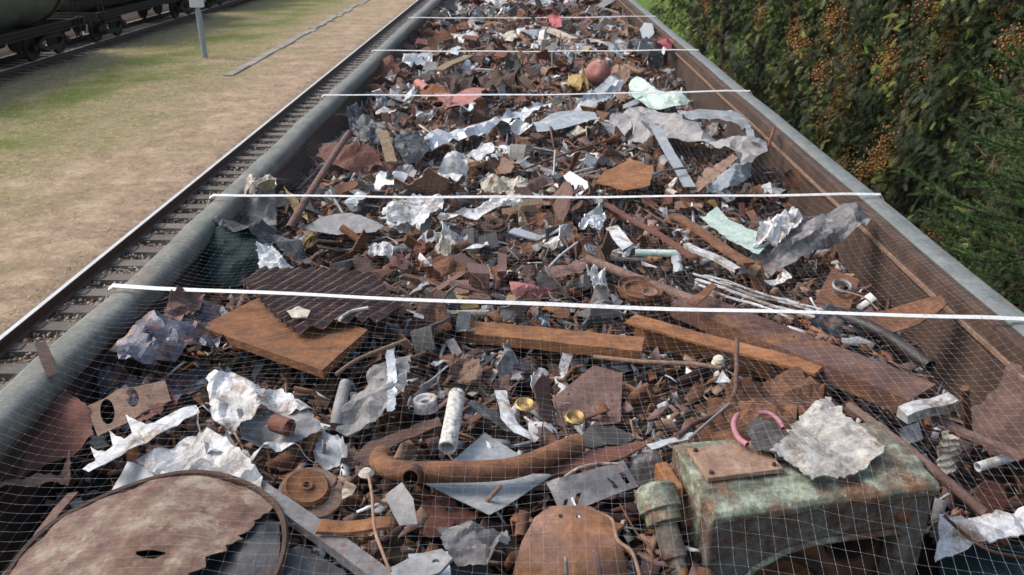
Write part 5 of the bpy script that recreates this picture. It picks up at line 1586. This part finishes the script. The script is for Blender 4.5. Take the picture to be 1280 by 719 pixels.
def strands():
    VV, FF = [], []
    nb = 0

    def wob(x, y):
        return (x + .03 * vnoise(x, y, .5, 11) + .012 * vnoise(x, y, .12, 12), y + .04 * vnoise(x, y, .6, 13) + .014 * vnoise(x, y, .14, 14))

    def add_line(P, r):
        nonlocal nb
        n = len(P)
        t = np.gradient(P, axis=0)
        t /= np.linalg.norm(t, axis=1, keepdims=True) + 1e-12
        up = np.array([0, 0, 1.0])
        s = np.cross(t, up); s /= np.linalg.norm(s, axis=1, keepdims=True) + 1e-12
        u = np.cross(s, t)
        ring = np.stack([P + (s * math.cos(a) + u * math.sin(a)) * r[:, None] for a in (PI / 2, PI / 2 + 2 * PI / 3, PI / 2 + 4 * PI / 3)], 1)
        VV.append(ring.reshape(-1, 3))
        i = np.arange(n - 1)[:, None] * 3
        for k in range(3):
            k2 = (k + 1) % 3
            FF.append(np.concatenate([i + k, i + k2, i + 3 + k2, i + 3 + k], 1) + nb)
        nb += n * 3
    rad = lambda y: .00023 - .00009 * np.clip((y - 1.8) / 1.6, 0, 1)
    for x in np.arange(gx[0] + .005, gx[-1], CELL):
        y = np.arange(gy[0], gy[-1], CELL)
        xx = np.full_like(y, x)
        a, b = wob(xx, y)
        a = np.clip(a, gx[0] + .001, gx[-1] - .001)
        add_line(np.stack([a, b, netz(a, b) + .002], 1), rad(b))
    for y in np.arange(gy[0], gy[-1], CELL):
        x = np.arange(gx[0] + .005, gx[-1], CELL)
        yy = np.full_like(x, y)
        a, b = wob(x, yy)
        a = np.clip(a, gx[0] + .001, gx[-1] - .001)
        add_line(np.stack([a, b, netz(a, b) + .002], 1), rad(b))
    # knots
    X, Y = np.meshgrid(np.arange(gx[0] + .005, gx[-1], CELL), np.arange(gy[0], 5.0, CELL))
    a, b = wob(X.ravel(), Y.ravel())
    C = np.stack([a, b, netz(a, b) + .002], 1)
    base = np.array([(1, 0, 0), (-1, 0, 0), (0, 1, 0), (0, -1, 0), (0, 0, 1), (0, 0, -1)], float) * .0012
    Tt = np.array([(0, 2, 4, 4), (2, 1, 4, 4), (1, 3, 4, 4), (3, 0, 4, 4), (2, 0, 5, 5), (1, 2, 5, 5), (3, 1, 5, 5), (0, 3, 5, 5)])
    kv = (C[:, None] + base[None]).reshape(-1, 3)
    kf = (Tt[None, :, :3] + np.arange(len(C))[:, None, None] * 6).reshape(-1, 3) + nb
    V = np.concatenate(VV + [kv])
    Fq = np.concatenate(FF)
    return V, Fq, kf


V, Fq, kf = strands()
Fall = [tuple(f) for f in Fq.tolist()] + [tuple(f) for f in kf.tolist()]
o = mesh_obj('cargo_net', V, Fall, M['net'], origin=(0, 0, RIMZ), smooth=False)
prop(o, 'fine pale knotted net stretched over the whole scrap load', 'net')

# straps across the wagon
SL = [((148, 357), (1272, 398)), ((270, 244), (1097, 242)), ((408, 119), (925, 113)), ((475, 63), (880, 62)), ((520, 22), (852, 20)), ((550, -6), (832, -6))]
ordn = ['thick nearest', 'second', 'third', 'fourth', 'fifth', 'sixth and farthest']
for k, (a, b) in enumerate(SL):
    pa, pb = at(*a, 1.178), at(*b, 1.178)
    pa.x, pb.x = XL0 + .0 , XR0 - .01
    P = [Vector((pa.x - .008, pa.y - .02, RIMZ - .5)), Vector((pa.x - .008, pa.y - .004, RIMZ - .05)), pa + Vector((.012, 0, -.012)), pa + Vector((.03, 0, 0))]
    n = 24
    for i in range(1, n):
        t = .02 + .96 * i / n
        p = pa.lerp(pb, t)
        p.z -= .013 * math.sin(PI * t) + .002 * math.sin(t * 23 + k)
        P.append(p)
    P += [pb + Vector((-.012, 0, -.004)), Vector((pb.x + .018, pb.y - .006, RIMZ - .03)), Vector((pb.x + .018, pb.y - .03, RIMZ - .5))]
    V, F = [], []
    for q_, p in enumerate(P):
        th_ = .5 + .16 * math.sin(q_ * .5 + k)
        wv = Vector((0, math.cos(th_), math.sin(th_))) * (.0066 if k else .0072)
        nv = Vector((0, -math.sin(th_), math.cos(th_))) * .0012
        if abs(q_ - (len(P) - 1) / 2) > (len(P) - 1) / 2 - 1.5:
            nv = Vector((.0015, 0, 0))
            wv = Vector((0, .008, 0))
        V += [p + wv + nv, p - wv + nv, p - wv - nv, p + wv - nv]
    for q_ in range(len(P) - 1):
        for m_ in range(4):
            a_, b_ = q_ * 4 + m_, q_ * 4 + (m_ + 1) % 4
            F.append((a_, a_ + 4, b_ + 4, b_))
    o = mesh_obj('white_strap', [tuple(v) for v in V], F, M['strap'], sharp=30)
    prop(o, ['thick white strap across the near end of the wagon', 'white strap second from the camera, across the wagon', 'white strap third from the camera, before the pink ball', 'white strap fourth from the camera, behind the pink ball', 'thin white strap fifth from the camera', 'farthest thin white strap at the far wagon end'][k], 'strap', 'white straps tied across the wagon')

# ------------------------------------------------------------------ grass blades on the verge
gb = mat('dry_grass', [(.3, (.38, .28, .19)), (.6, (.55, .43, .3)), (.8, (.7, .58, .43))], 1.5, (.8, 1), 0, 0, island=True, var=.4)
gg = mat('green_grass', [(.3, (.07, .11, .02)), (.6, (.15, .2, .04)), (.8, (.26, .27, .09))], 1.5, (.8, 1), 0, 0, island=True, var=.35)
n = 50000
rg = np.random.default_rng(77)
Y = 8 + 30 * rg.random(n) ** 1.5
X = rg.uniform(-15.6, -6.32, n)
clump = vnoise(X, Y, .35, 31, 2)
keep = clump + rg.normal(0, .12, n) > -.02
X, Y = X[keep], Y[keep]
n = len(X)
a = rg.uniform(0, 2 * PI, n)
hgt = rg.uniform(.006, .024, n)
wd = rg.uniform(.004, .008, n) * (1 + Y * .05)
le = rg.normal(0, .045, (n, 2))
zg = ground_z(X, Y)
P = np.stack([np.stack([X - wd * np.cos(a), Y - wd * np.sin(a), zg - .005], -1), np.stack([X + wd * np.cos(a), Y + wd * np.sin(a), zg - .005], -1),
              np.stack([X + le[:, 0], Y + le[:, 1], zg + hgt], -1)], 1)
gmask = (np.abs(X + 12.3) < 2.2 + rg.normal(0, .3, n)) & (vnoise(X, Y, 2.2, 41, 3) + rg.normal(0, .08, n) > .06)
olv = (X < -9.5) & (rg.random(n) < .3)
prop(mesh_obj('verge_grass', P.reshape(-1, 3), np.arange(3 * n).reshape(-1, 3), [gb, gg], origin=(0, 0, 0), smooth=False, mi=(gmask | olv).astype(int)), kind='stuff')
V, F = rocks(5000, (-15.8, -6.4), (8, 45), (.02, .05), (.006, .022), rng)
V[:, 2] += 0
prop(mesh_obj('verge_gravel', V, F, mb_ball, origin=(0, 0, 0), smooth=False), kind='stuff')

# ------------------------------------------------------------------ marker post and kerb strip
conc = mat('old_concrete', [(.3, (.2, .18, .16)), (.6, (.33, .3, .27)), (.8, (.45, .41, .37))], 6, (.85, 1), 0, .4, var=.1)
pm = mat('post_paint', [(.3, (.3, .33, .38)), (.7, (.45, .48, .54))], 5, (.4, .6), .2, .1, var=.05)
pb_ = mat('post_box_paint', [(.3, (.62, .64, .66)), (.7, (.78, .8, .82))], 5, (.4, .6), 0, .1, var=.05)
c = at(256, 74, CAMZ)
post = empty('marker_post', c, 'grey steel post with a white box on top standing on the grass verge', 'post')
MB().add(*sweep([Vector((0, 0, -.1)), Vector((-.02, 0, 1.9))], circ(.085, 16))).obj('pole', pm, post)
MB().add(*sweep([Vector((.1, -.02, 0)), Vector((.08, -.02, 1.6))], circ(.025, 8))).obj('cable_tube', pm, post)
bx = MB().box(-.22, .18, -.17, .17, 1.75, 2.15)
ob = bx.obj('box', pb_, post, smooth=False)
bb = ob.modifiers.new('b', 'BEVEL'); bb.width = .03; bb.segments = 3
MB().box(-.2, .2, -.2, .2, -.1, .04).obj('foot', conc, post, smooth=False)

k0 = at(285, 96, CAMZ - .05)
seg_y = k0.y
kerb = empty('cable_trough', (k0.x, k0.y, 0), 'low grey concrete cable trough running along the grass verge', 'cable trough')
j = 0
while j < 34:
    q = MB().box(-.14, .14, j * 1.0 + .01, j * 1.0 + .99, -.05, .1 + .01 * math.sin(j * 2.1))
    o = q.obj('cover_slab', conc, kerb, smooth=False)
    o.rotation_euler = (0, 0, rnd.uniform(-.006, .006))
    j += 1
V, F = rocks(1, (-.25, -.2), (-1.2, -1.1), (.0, .02), (.2, .22), rng)
o = mesh_obj('stone', V * np.array([1, 1, .5]) + np.array([k0.x, k0.y, 0]), F, M['dark'], smooth=False)
prop(o, 'small dark stone at the near end of the cable trough', 'stone')
q = at(414, 28, CAMZ - .03)
V, F = rocks(1, (0, 0), (0, 0), (0, 0), (.3, .32), rng)
o = mesh_obj('stone', V * np.array([1.4, 1, .4]) + np.array(q), F, M['dark'], smooth=False)
prop(o, 'flat dark stone beside the middle of the cable trough', 'stone')

# ------------------------------------------------------------------ tank wagons on the far siding
tk = mat('tank_paint', [(.3, (.06, .075, .075)), (.6, (.12, .145, .145)), (.8, (.2, .21, .2))], 1.2, (.4, .7), 0, .1, [(.3, (.06, .04, .03)), (.7, (.16, .11, .09))], .4, 1.0, var=.05)
fr_ = mat('wagon_frame_dark', [(.3, (.012, .010, .010)), (.6, (.035, .03, .028)), (.8, (.09, .07, .06))], 4, (.6, .9), 0, .3, var=.05)


def tank_wagon(y0, label, L=12.0):
    root = empty('tank_wagon', (-17.2, y0 + L / 2, .2), label, 'tank wagon', 'tank wagons parked on the far siding')

    def w(mb, name, m, par=root, **k):
        return mb.obj(name, m, par, **k)
    ys = [-L / 2 + .5, -L / 2 + .55, -L / 2 + .75, -L / 2 + 1.1, L / 2 - 1.1, L / 2 - .75, L / 2 - .55, L / 2 - .5]
    V, F = sweep([Vector((0, y, 2.55)) for y in ys], circ(1.5, 40), scales=[.3, .6, .86, 1, 1, .86, .6, .3])
    tank = w(MB().add(V, F), 'tank', tk, sharp=60)
    V, F = lathe([(0, .3), (.3, .3), (.32, .25), (.32, 0)], 20, Matrix.Translation((0, 0, 4.0)))
    w(MB().add(V, F), 'dome_hatch', tk, tank)
    for yb in (-L / 2 + 1.4, L / 2 - 1.4):
        V, F = lathe([(1.51, -.08), (1.53, -.08), (1.53, .08), (1.51, .08)], 40, Matrix.Translation((0, yb, 2.55)) @ Matrix.Rotation(R(90), 4, 'X'))
        w(MB().add(V, F), 'tank_band', fr_, tank)
    mb = MB()
    for s in (-1, 1):
        mb.prism([(s * 1.15, .85), (s * 1.15, 1.12), (s * 1.35, 1.12), (s * 1.35, 1.09), (s * 1.18, 1.09), (s * 1.18, .88), (s * 1.35, .88), (s * 1.35, .85)], -L / 2 + .1, L / 2 - .1)
    for y in np.arange(-L / 2 + .3, L / 2, 1.9):
        mb.box(-1.14, 1.14, y - .08, y + .08, .86, 1.08)
    mb.box(-1.36, 1.36, -L / 2, -L / 2 + .09, .8, 1.14).box(-1.36, 1.36, L / 2 - .09, L / 2, .8, 1.14)
    w(mb, 'frame', fr_, smooth=False)
    for yb in (-L / 2 + 1.9, L / 2 - 1.9):
        mb = MB()
        for s in (-1, 1):
            mb.add(*sweep([Vector((s * 1.0, yb - 1.2, .42)), Vector((s * 1.0, yb - .75, .45)), Vector((s * 1.0, yb - .45, .3)), Vector((s * 1.0, yb + .45, .3)), Vector((s * 1.0, yb + .75, .45)), Vector((s * 1.0, yb + 1.2, .42))], rect(.12, .16)))
            mb.add(*sweep([Vector((s * 1.0, yb - .95, .5)), Vector((s * 1.0, yb - .5, .68)), Vector((s * 1.0, yb + .5, .68)), Vector((s * 1.0, yb + .95, .5))], rect(.12, .12)))
            for t in (-.2, 0, .2):
                mb.add(*sweep([Vector((s * 1.0, yb + t, .3)), Vector((s * 1.0, yb + t, .64))], circ(.06, 10), up=(1, 0, 0)))
        mb.box(-1.0, 1.0, yb - .18, yb + .18, .55, .85)
        bo = w(mb, 'bogie', fr_)
        for t in (-.92, .92):
            for s in (-1, 1):
                V, F = lathe([(0, -.02), (.1, -.02), (.36, -.03), (.4, -.065), (.475, -.065), (.475, .03), (.505, .045), (.505, .06), (.36, .05), (.1, .07), (0, .07)], 32,
                             Matrix.Translation((s * .76, yb + t, .47)) @ Matrix.Rotation(R(-90 * s), 4, 'Y'))
                w(MB().add(V, F), 'wheel', fr_, bo)
                V, F = lathe([(0, .12), (.1, .12), (.13, .09), (.13, 0)], 14, Matrix.Translation((s * 1.0, yb + t, .47)) @ Matrix.Rotation(R(90 * s), 4, 'Y'))
                w(MB().add(V, F), 'axle_box', fr_, bo)
    for e in (-1, 1):
        V, F = sweep([Vector((0, e * L / 2, .88)), Vector((0, e * (L / 2 + .5), .88))], rect(.22, .26))
        w(MB().add(V, F), 'coupler', fr_, smooth=False)
        lad = MB()
        for dx in (1.22, 1.4):
            lad.box(dx - .015, dx + .015, e * (L / 2 - .5) - .02, e * (L / 2 - .5) + .02, .45, 1.9)
        for z in (.5, .8, 1.1, 1.4, 1.7):
            lad.box(1.2, 1.42, e * (L / 2 - .5) - .015, e * (L / 2 - .5) + .015, z, z + .03)
        w(lad, 'step_ladder', fr_, smooth=False)
        w(MB().box(1.28, 1.34, e * (L / 2 - .25) - .12, e * (L / 2 - .25) + .12, .5, .62), 'step', pb_ if e > 0 else fr_, smooth=False)
    return root


py = at_x(103, 40, -16.0).y
for k in range(4):
    tank_wagon(py - 12.0 + 13.0 * k, ['nearest tank wagon with a dull green grey tank', 'second dark tank wagon coupled behind the nearest one', 'third tank wagon on the far siding', 'fourth and farthest tank wagon on the far siding'][k])

# ------------------------------------------------------------------ trees on the hedge side
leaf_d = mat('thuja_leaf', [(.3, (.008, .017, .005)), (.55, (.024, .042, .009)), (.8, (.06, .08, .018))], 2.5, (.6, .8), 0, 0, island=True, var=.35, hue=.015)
leaf_y = mat('thuja_leaf_light', [(.3, (.10, .14, .025)), (.6, (.22, .24, .045)), (.8, (.38, .31, .07))], 2.5, (.6, .8), 0, 0, island=True, var=.35, hue=.015)  # yellow-green sprays, brightened to paint highlights on the outer tips
cone_m = mat('thuja_cones', [(.3, (.2, .09, .03)), (.6, (.36, .165, .055)), (.8, (.46, .27, .12))], 9, (.8, 1), 0, 0, island=True, var=.35)
bark = mat('bark', [(.3, (.03, .022, .016)), (.6, (.09, .065, .048)), (.8, (.16, .12, .09))], 8, (.9, 1), 0, .8, streak=(3, 3, .5))
spr_m = mat('spruce_needle', [(.3, (.035, .075, .022)), (.6, (.075, .14, .035)), (.8, (.14, .23, .055))], 2.5, (.55, .8), 0, 0, island=True, var=.3, hue=.01)
twig_m = mat('dead_twig', [(.3, (.16, .09, .06)), (.7, (.34, .2, .14))], 9, (.8, 1), 0, .3)


def frond_template():
    """flat fan of scale leaves, about 1 long, root at origin pointing +x, drooping"""
    V, F = [], []

    def leaf(p, d, L, w):
        q = np.array([-d[1], d[0]])
        pts = [p, p + d * L * .45 + q * w, p + d * L, p + d * L * .45 - q * w]
        n = len(V)
        for t in pts:
            r = np.linalg.norm(t)
            V.append((t[0], t[1], -.25 * r * r + .0))
        F.append((n, n + 1, n + 2, n + 3))
    for i in range(5):
        x = .08 + .18 * i
        L = .40 * (1 - .5 * abs(i - 1.6) / 4)
        for s in (-1, 1):
            a = s * (.75 - .04 * i)
            leaf(np.array([x, 0]), np.array([math.cos(a), math.sin(a)]), L, .038)
    leaf(np.array([0, 0]), np.array([1.0, 0]), 1.05, .028)
    return np.array(V), np.array(F)


FT, FF_ = frond_template()


def place(T_, F_, O, D_, Up, S_):
    """place template at origins O with x axis D_, z axis near Up, scales S_"""
    D_ = D_ / np.linalg.norm(D_, axis=1, keepdims=True)
    y = np.cross(Up, D_); y /= np.linalg.norm(y, axis=1, keepdims=True) + 1e-9
    z = np.cross(D_, y)
    P = T_[None, :, :1] * D_[:, None] + T_[None, :, 1:2] * y[:, None] + T_[None, :, 2:] * z[:, None]
    P = P * S_[:, None, None] + O[:, None]
    k = len(T_)
    F = (F_[None] + (np.arange(len(O)) * k)[:, None, None]).reshape(-1, F_.shape[1])
    return P.reshape(-1, 3), F


def thuja(x, y, Hh, Rr, n, label, seed, fs=(.07, .13), cones=0, shell=(.5, 1.06)):
    rg = np.random.default_rng(seed)
    root = empty('thuja_tree', (x, y, 0), label, 'tree', 'thuja trees in the hedge beside the wagon')
    # trunk and limbs
    P = [Vector((.05 * math.sin(i), .05 * math.cos(i * 1.3), Hh * .93 * i / 8)) for i in range(9)]
    mb = MB().add(*sweep(P, circ(.13, 8), scales=[1.2, 1, .9, .8, .7, .55, .4, .25, .1]))
    mb.obj('trunk', bark, root)
    mb = MB()
    for i in range(26):
        z = Hh * (.08 + .8 * i / 26)
        a = rg.uniform(0, 2 * PI)
        L = Rr * .55 * (1 - (z / Hh) ** 2.2)
        P = [Vector((0, 0, z)), Vector((L * .5 * math.cos(a), L * .5 * math.sin(a), z + .12)), Vector((L * math.cos(a + .1), L * math.sin(a + .1), z + .45))]
        mb.add(*sweep(P, circ(.025, 5), scales=[1, .7, .3]))
    mb.obj('limbs', bark, root)
    # foliage: bunches pushed out from an uneven cone, fronds clustered on them
    nb_ = max(60, n // 62)
    zc = Hh * rg.random(nb_) ** .85 * .97 + .1
    a = rg.uniform(0, 2 * PI, nb_)
    prof_ = (1 - (zc / (Hh + .3)) ** 2.1)
    lump = 1 + .16 * np.sin(a * 3 + zc * 1.9 + seed) + .10 * np.sin(a * 7 - zc * 3.3)
    rr = Rr * prof_ * lump * rg.uniform(*shell, nb_)
    B_ = np.stack([rr * np.cos(a), rr * np.sin(a), zc], -1)
    idx = rg.integers(0, nb_, n)
    spread = rg.normal(0, 1, (n, 3)) * np.array([.075, .075, .15])
    O = B_[idx] + spread
    out = np.stack([np.cos(a[idx]), np.sin(a[idx]), np.zeros(n)], -1)
    D_ = out * rg.uniform(.3, 1.1, (n, 1)) + rg.normal(0, .55, (n, 3)) + np.array([0, 0, -.6])
    Up = rg.normal(0, .6, (n, 3)) + np.array([0, 0, 1.0]) + out * .4
    S_ = rg.uniform(fs[0], fs[1], n)
    V, F = place(FT, FF_, O, D_, Up, S_)
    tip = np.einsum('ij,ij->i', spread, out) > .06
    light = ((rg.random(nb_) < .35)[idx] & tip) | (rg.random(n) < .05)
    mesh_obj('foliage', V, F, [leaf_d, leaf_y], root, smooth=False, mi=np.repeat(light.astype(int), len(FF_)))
    if cones:
        cand = np.where((rr > Rr * .5 * prof_))[0]
        pick = rg.choice(cand, min(cones, len(cand)), replace=False)
        Cc = []
        for p in pick:
            m = rg.integers(60, 200)
            Cc.append(B_[p] + np.array([math.cos(a[p]), math.sin(a[p]), 0]) * .17 + rg.normal(0, 1, (m, 3)) * np.array([.05, .05, .09]))
        O = np.concatenate(Cc)
        n2 = len(O)
        base = np.array([(.009, 0, 0), (-.006, .006, 0), (-.006, -.006, 0), (0, 0, .014), (0, 0, -.012)])
        Tt = np.array([(0, 1, 3), (1, 2, 3), (2, 0, 3), (1, 0, 4), (2, 1, 4), (0, 2, 4)])
        V, F = place(base, Tt, O, rg.normal(0, 1, (n2, 3)), rg.normal(0, 1, (n2, 3)) + [0, 0, 2], rg.uniform(.8, 1.5, n2))
        mesh_obj('cone_clusters', V, F, cone_m, root, smooth=False)
    return root


TL = ['thuja nearest the camera with dark dense sprays beside the spruce', 'second thuja from the camera with many orange cone clusters', 'third thuja from the camera, heavy with orange cones', 'fourth thuja from the camera with yellowish sprays',
      'fifth thuja from the camera in the hedge', 'sixth thuja from the camera in the hedge', 'seventh thuja from the camera in the hedge', 'eighth thuja from the camera, last but one', 'ninth and farthest thuja at the end of the hedge']
for i, (x, y, hh, rr, n, cn) in enumerate([(4.75, 2.9, 7.2, 1.5, 20000, 2), (4.5, 5.1, 7.4, 1.55, 34000, 16), (4.1, 7.2, 7.0, 1.5, 30000, 80), (4.0, 9.2, 7.3, 1.5, 24000, 75), (4.0, 11.3, 7.0, 1.5, 18000, 55), (4.0, 13.5, 7.2, 1.5, 15000, 40), (4.1, 15.8, 6.8, 1.5, 12000, 20), (4.0, 18.2, 7.0, 1.6, 9000, 10), (4.0, 20.8, 7.0, 1.6, 8000, 0)]):
    thuja(x, y, hh, rr, n, TL[i], 50 + i, (.055, .115) if i < 4 else (.09, .15), cn)
for i, (x, y) in enumerate([(6.0, 4.0), (6.2, 7.2), (6.1, 10.4), (6.2, 13.6)]):  # backing row added to darken the bright gaps in the hedge
    thuja(x, y, 8.0, 1.9, 3200, ['rear thuja closest to the camera behind the hedge row', 'second rear thuja behind the hedge row', 'third rear thuja behind the hedge row', 'last rear thuja behind the hedge row'][i], 80 + i, (.25, .42), 0, (.3, 1.0))


def spruce(x, y, Hh, label):
    rg = np.random.default_rng(9)
    root = empty('spruce_tree', (x, y, 0), label, 'tree')
    P = [Vector((0, 0, Hh * i / 8)) for i in range(9)]
    MB().add(*sweep(P, circ(.07, 8), scales=[1.3, 1.1, 1, .85, .7, .55, .4, .25, .08])).obj('trunk', bark, root)
    mb = MB()
    O, D_ = [], []

    def needles(p, q, dens=260):
        L = (q - p).length
        k = int(L * dens)
        d = (q - p).normalized()
        for _ in range(k):
            t = rg.random()
            b = p.lerp(q, t)
            s = Vector(rg.normal(0, 1, 3)); s = (s - d * s.dot(d)).normalized()
            s.z = abs(s.z) * .6 + s.z * .4
            O.append(tuple(b)); D_.append(tuple(s * .9 + d * .75))
    z = .8
    while z < Hh - .05:
        R0 = 1.65 * (1 - z / Hh) ** .85 + .05
        for k in range(6):
            a = rg.uniform(0, .5) + k * PI / 3 + z
            L = R0 * rg.uniform(.8, 1.1)
            if math.cos(a) < 0:
                L = min(L, (x - 1.86) / -math.cos(a))
            pts = [Vector((0, 0, z))]
            for s in range(1, 6):
                t = s / 5
                pts.append(Vector((L * t * math.cos(a), L * t * math.sin(a), z + .22 * t * L - .3 * L * t * (1 - t) * 1.5)))
            mb.add(*sweep(pts, circ(.007, 5), scales=[1.2, 1, .8, .6, .4, .2]))
            for s in range(1, 5):
                needles(pts[s], pts[s + 1], 750)
                for sd_ in (-1, 1):
                    for u in (0, .5):
                        b = pts[s].lerp(pts[s + 1], u)
                        aa = a + sd_ * rg.uniform(.6, .95)
                        l2 = L * .34 * (1.15 - s / 6) * rg.uniform(.8, 1.15)
                        e = b + Vector((math.cos(aa) * l2, math.sin(aa) * l2, rg.uniform(-.02, .05)))
                        mb.add(*sweep([b, e], circ(.0022, 4), scales=[1, .5]))
                        needles(b, e, 750)
        z += .19
    mb.obj('branches', bark, root)
    O, D_ = np.array(O), np.array(D_)
    n = len(O)
    T_ = np.array([(0, -.05, 0), (0, .05, 0), (.5, .06, 0), (1, 0, 0), (.5, -.06, 0)])
    V, F = place(T_, np.array([(0, 1, 2, 4), (4, 2, 3, 3)]), O, D_, rg.normal(0, 1, (n, 3)), rg.uniform(.014, .022, n))
    k = 5
    T3 = np.array([(0, -.075, 0), (0, .075, 0), (1, 0, 0)])
    V, F = place(T3, np.array([(0, 1, 2)]), O, D_, rg.normal(0, 1, (n, 3)), rg.uniform(.02, .032, n))
    mesh_obj('needles', V, F, spr_m, root, smooth=False)


spruce(2.75, 4.4, 5.0, 'young bright green spruce with bristly twigs close beside the wagon wall')

# bare twigs that stick out of the hedge near the camera
def twig(px_, py_, X, L, seed, label):
    p = at_x(px_, py_, X)
    rg = np.random.default_rng(seed)
    mb = MB()

    def br(b, d, l, r, lv):
        P = [b]
        for i in range(4):
            d = (d + Vector(rg.normal(0, .13, 3))).normalized()
            P.append(P[-1] + d * l / 4)
        mb.add(*sweep(P, circ(r, 5), scales=[1, .85, .7, .5, .25]))
        if lv:
            for k in range(5):
                i = rg.integers(1, 5)
                dd = (d + Vector(rg.normal(0, .55, 3))).normalized()
                br(P[i], dd, l * rg.uniform(.3, .55), r * .6, lv - 1)
    br(Vector((0, 0, 0)), Vector((-1, -.15, -.05)), L, .005, 2)
    o = mesh_obj('bare_branch', [tuple(v + p) for v in mb.V and [Vector(v) for v in mb.V]], mb.F, twig_m)
    prop(o, label, 'branch')


twig(1290, 118, 2.75, .28, 3, 'reddish dead branch tip sticking out high above the spruce')
twig(1285, 188, 2.6, .24, 5, 'pale dead branch tip sticking out just above the spruce')
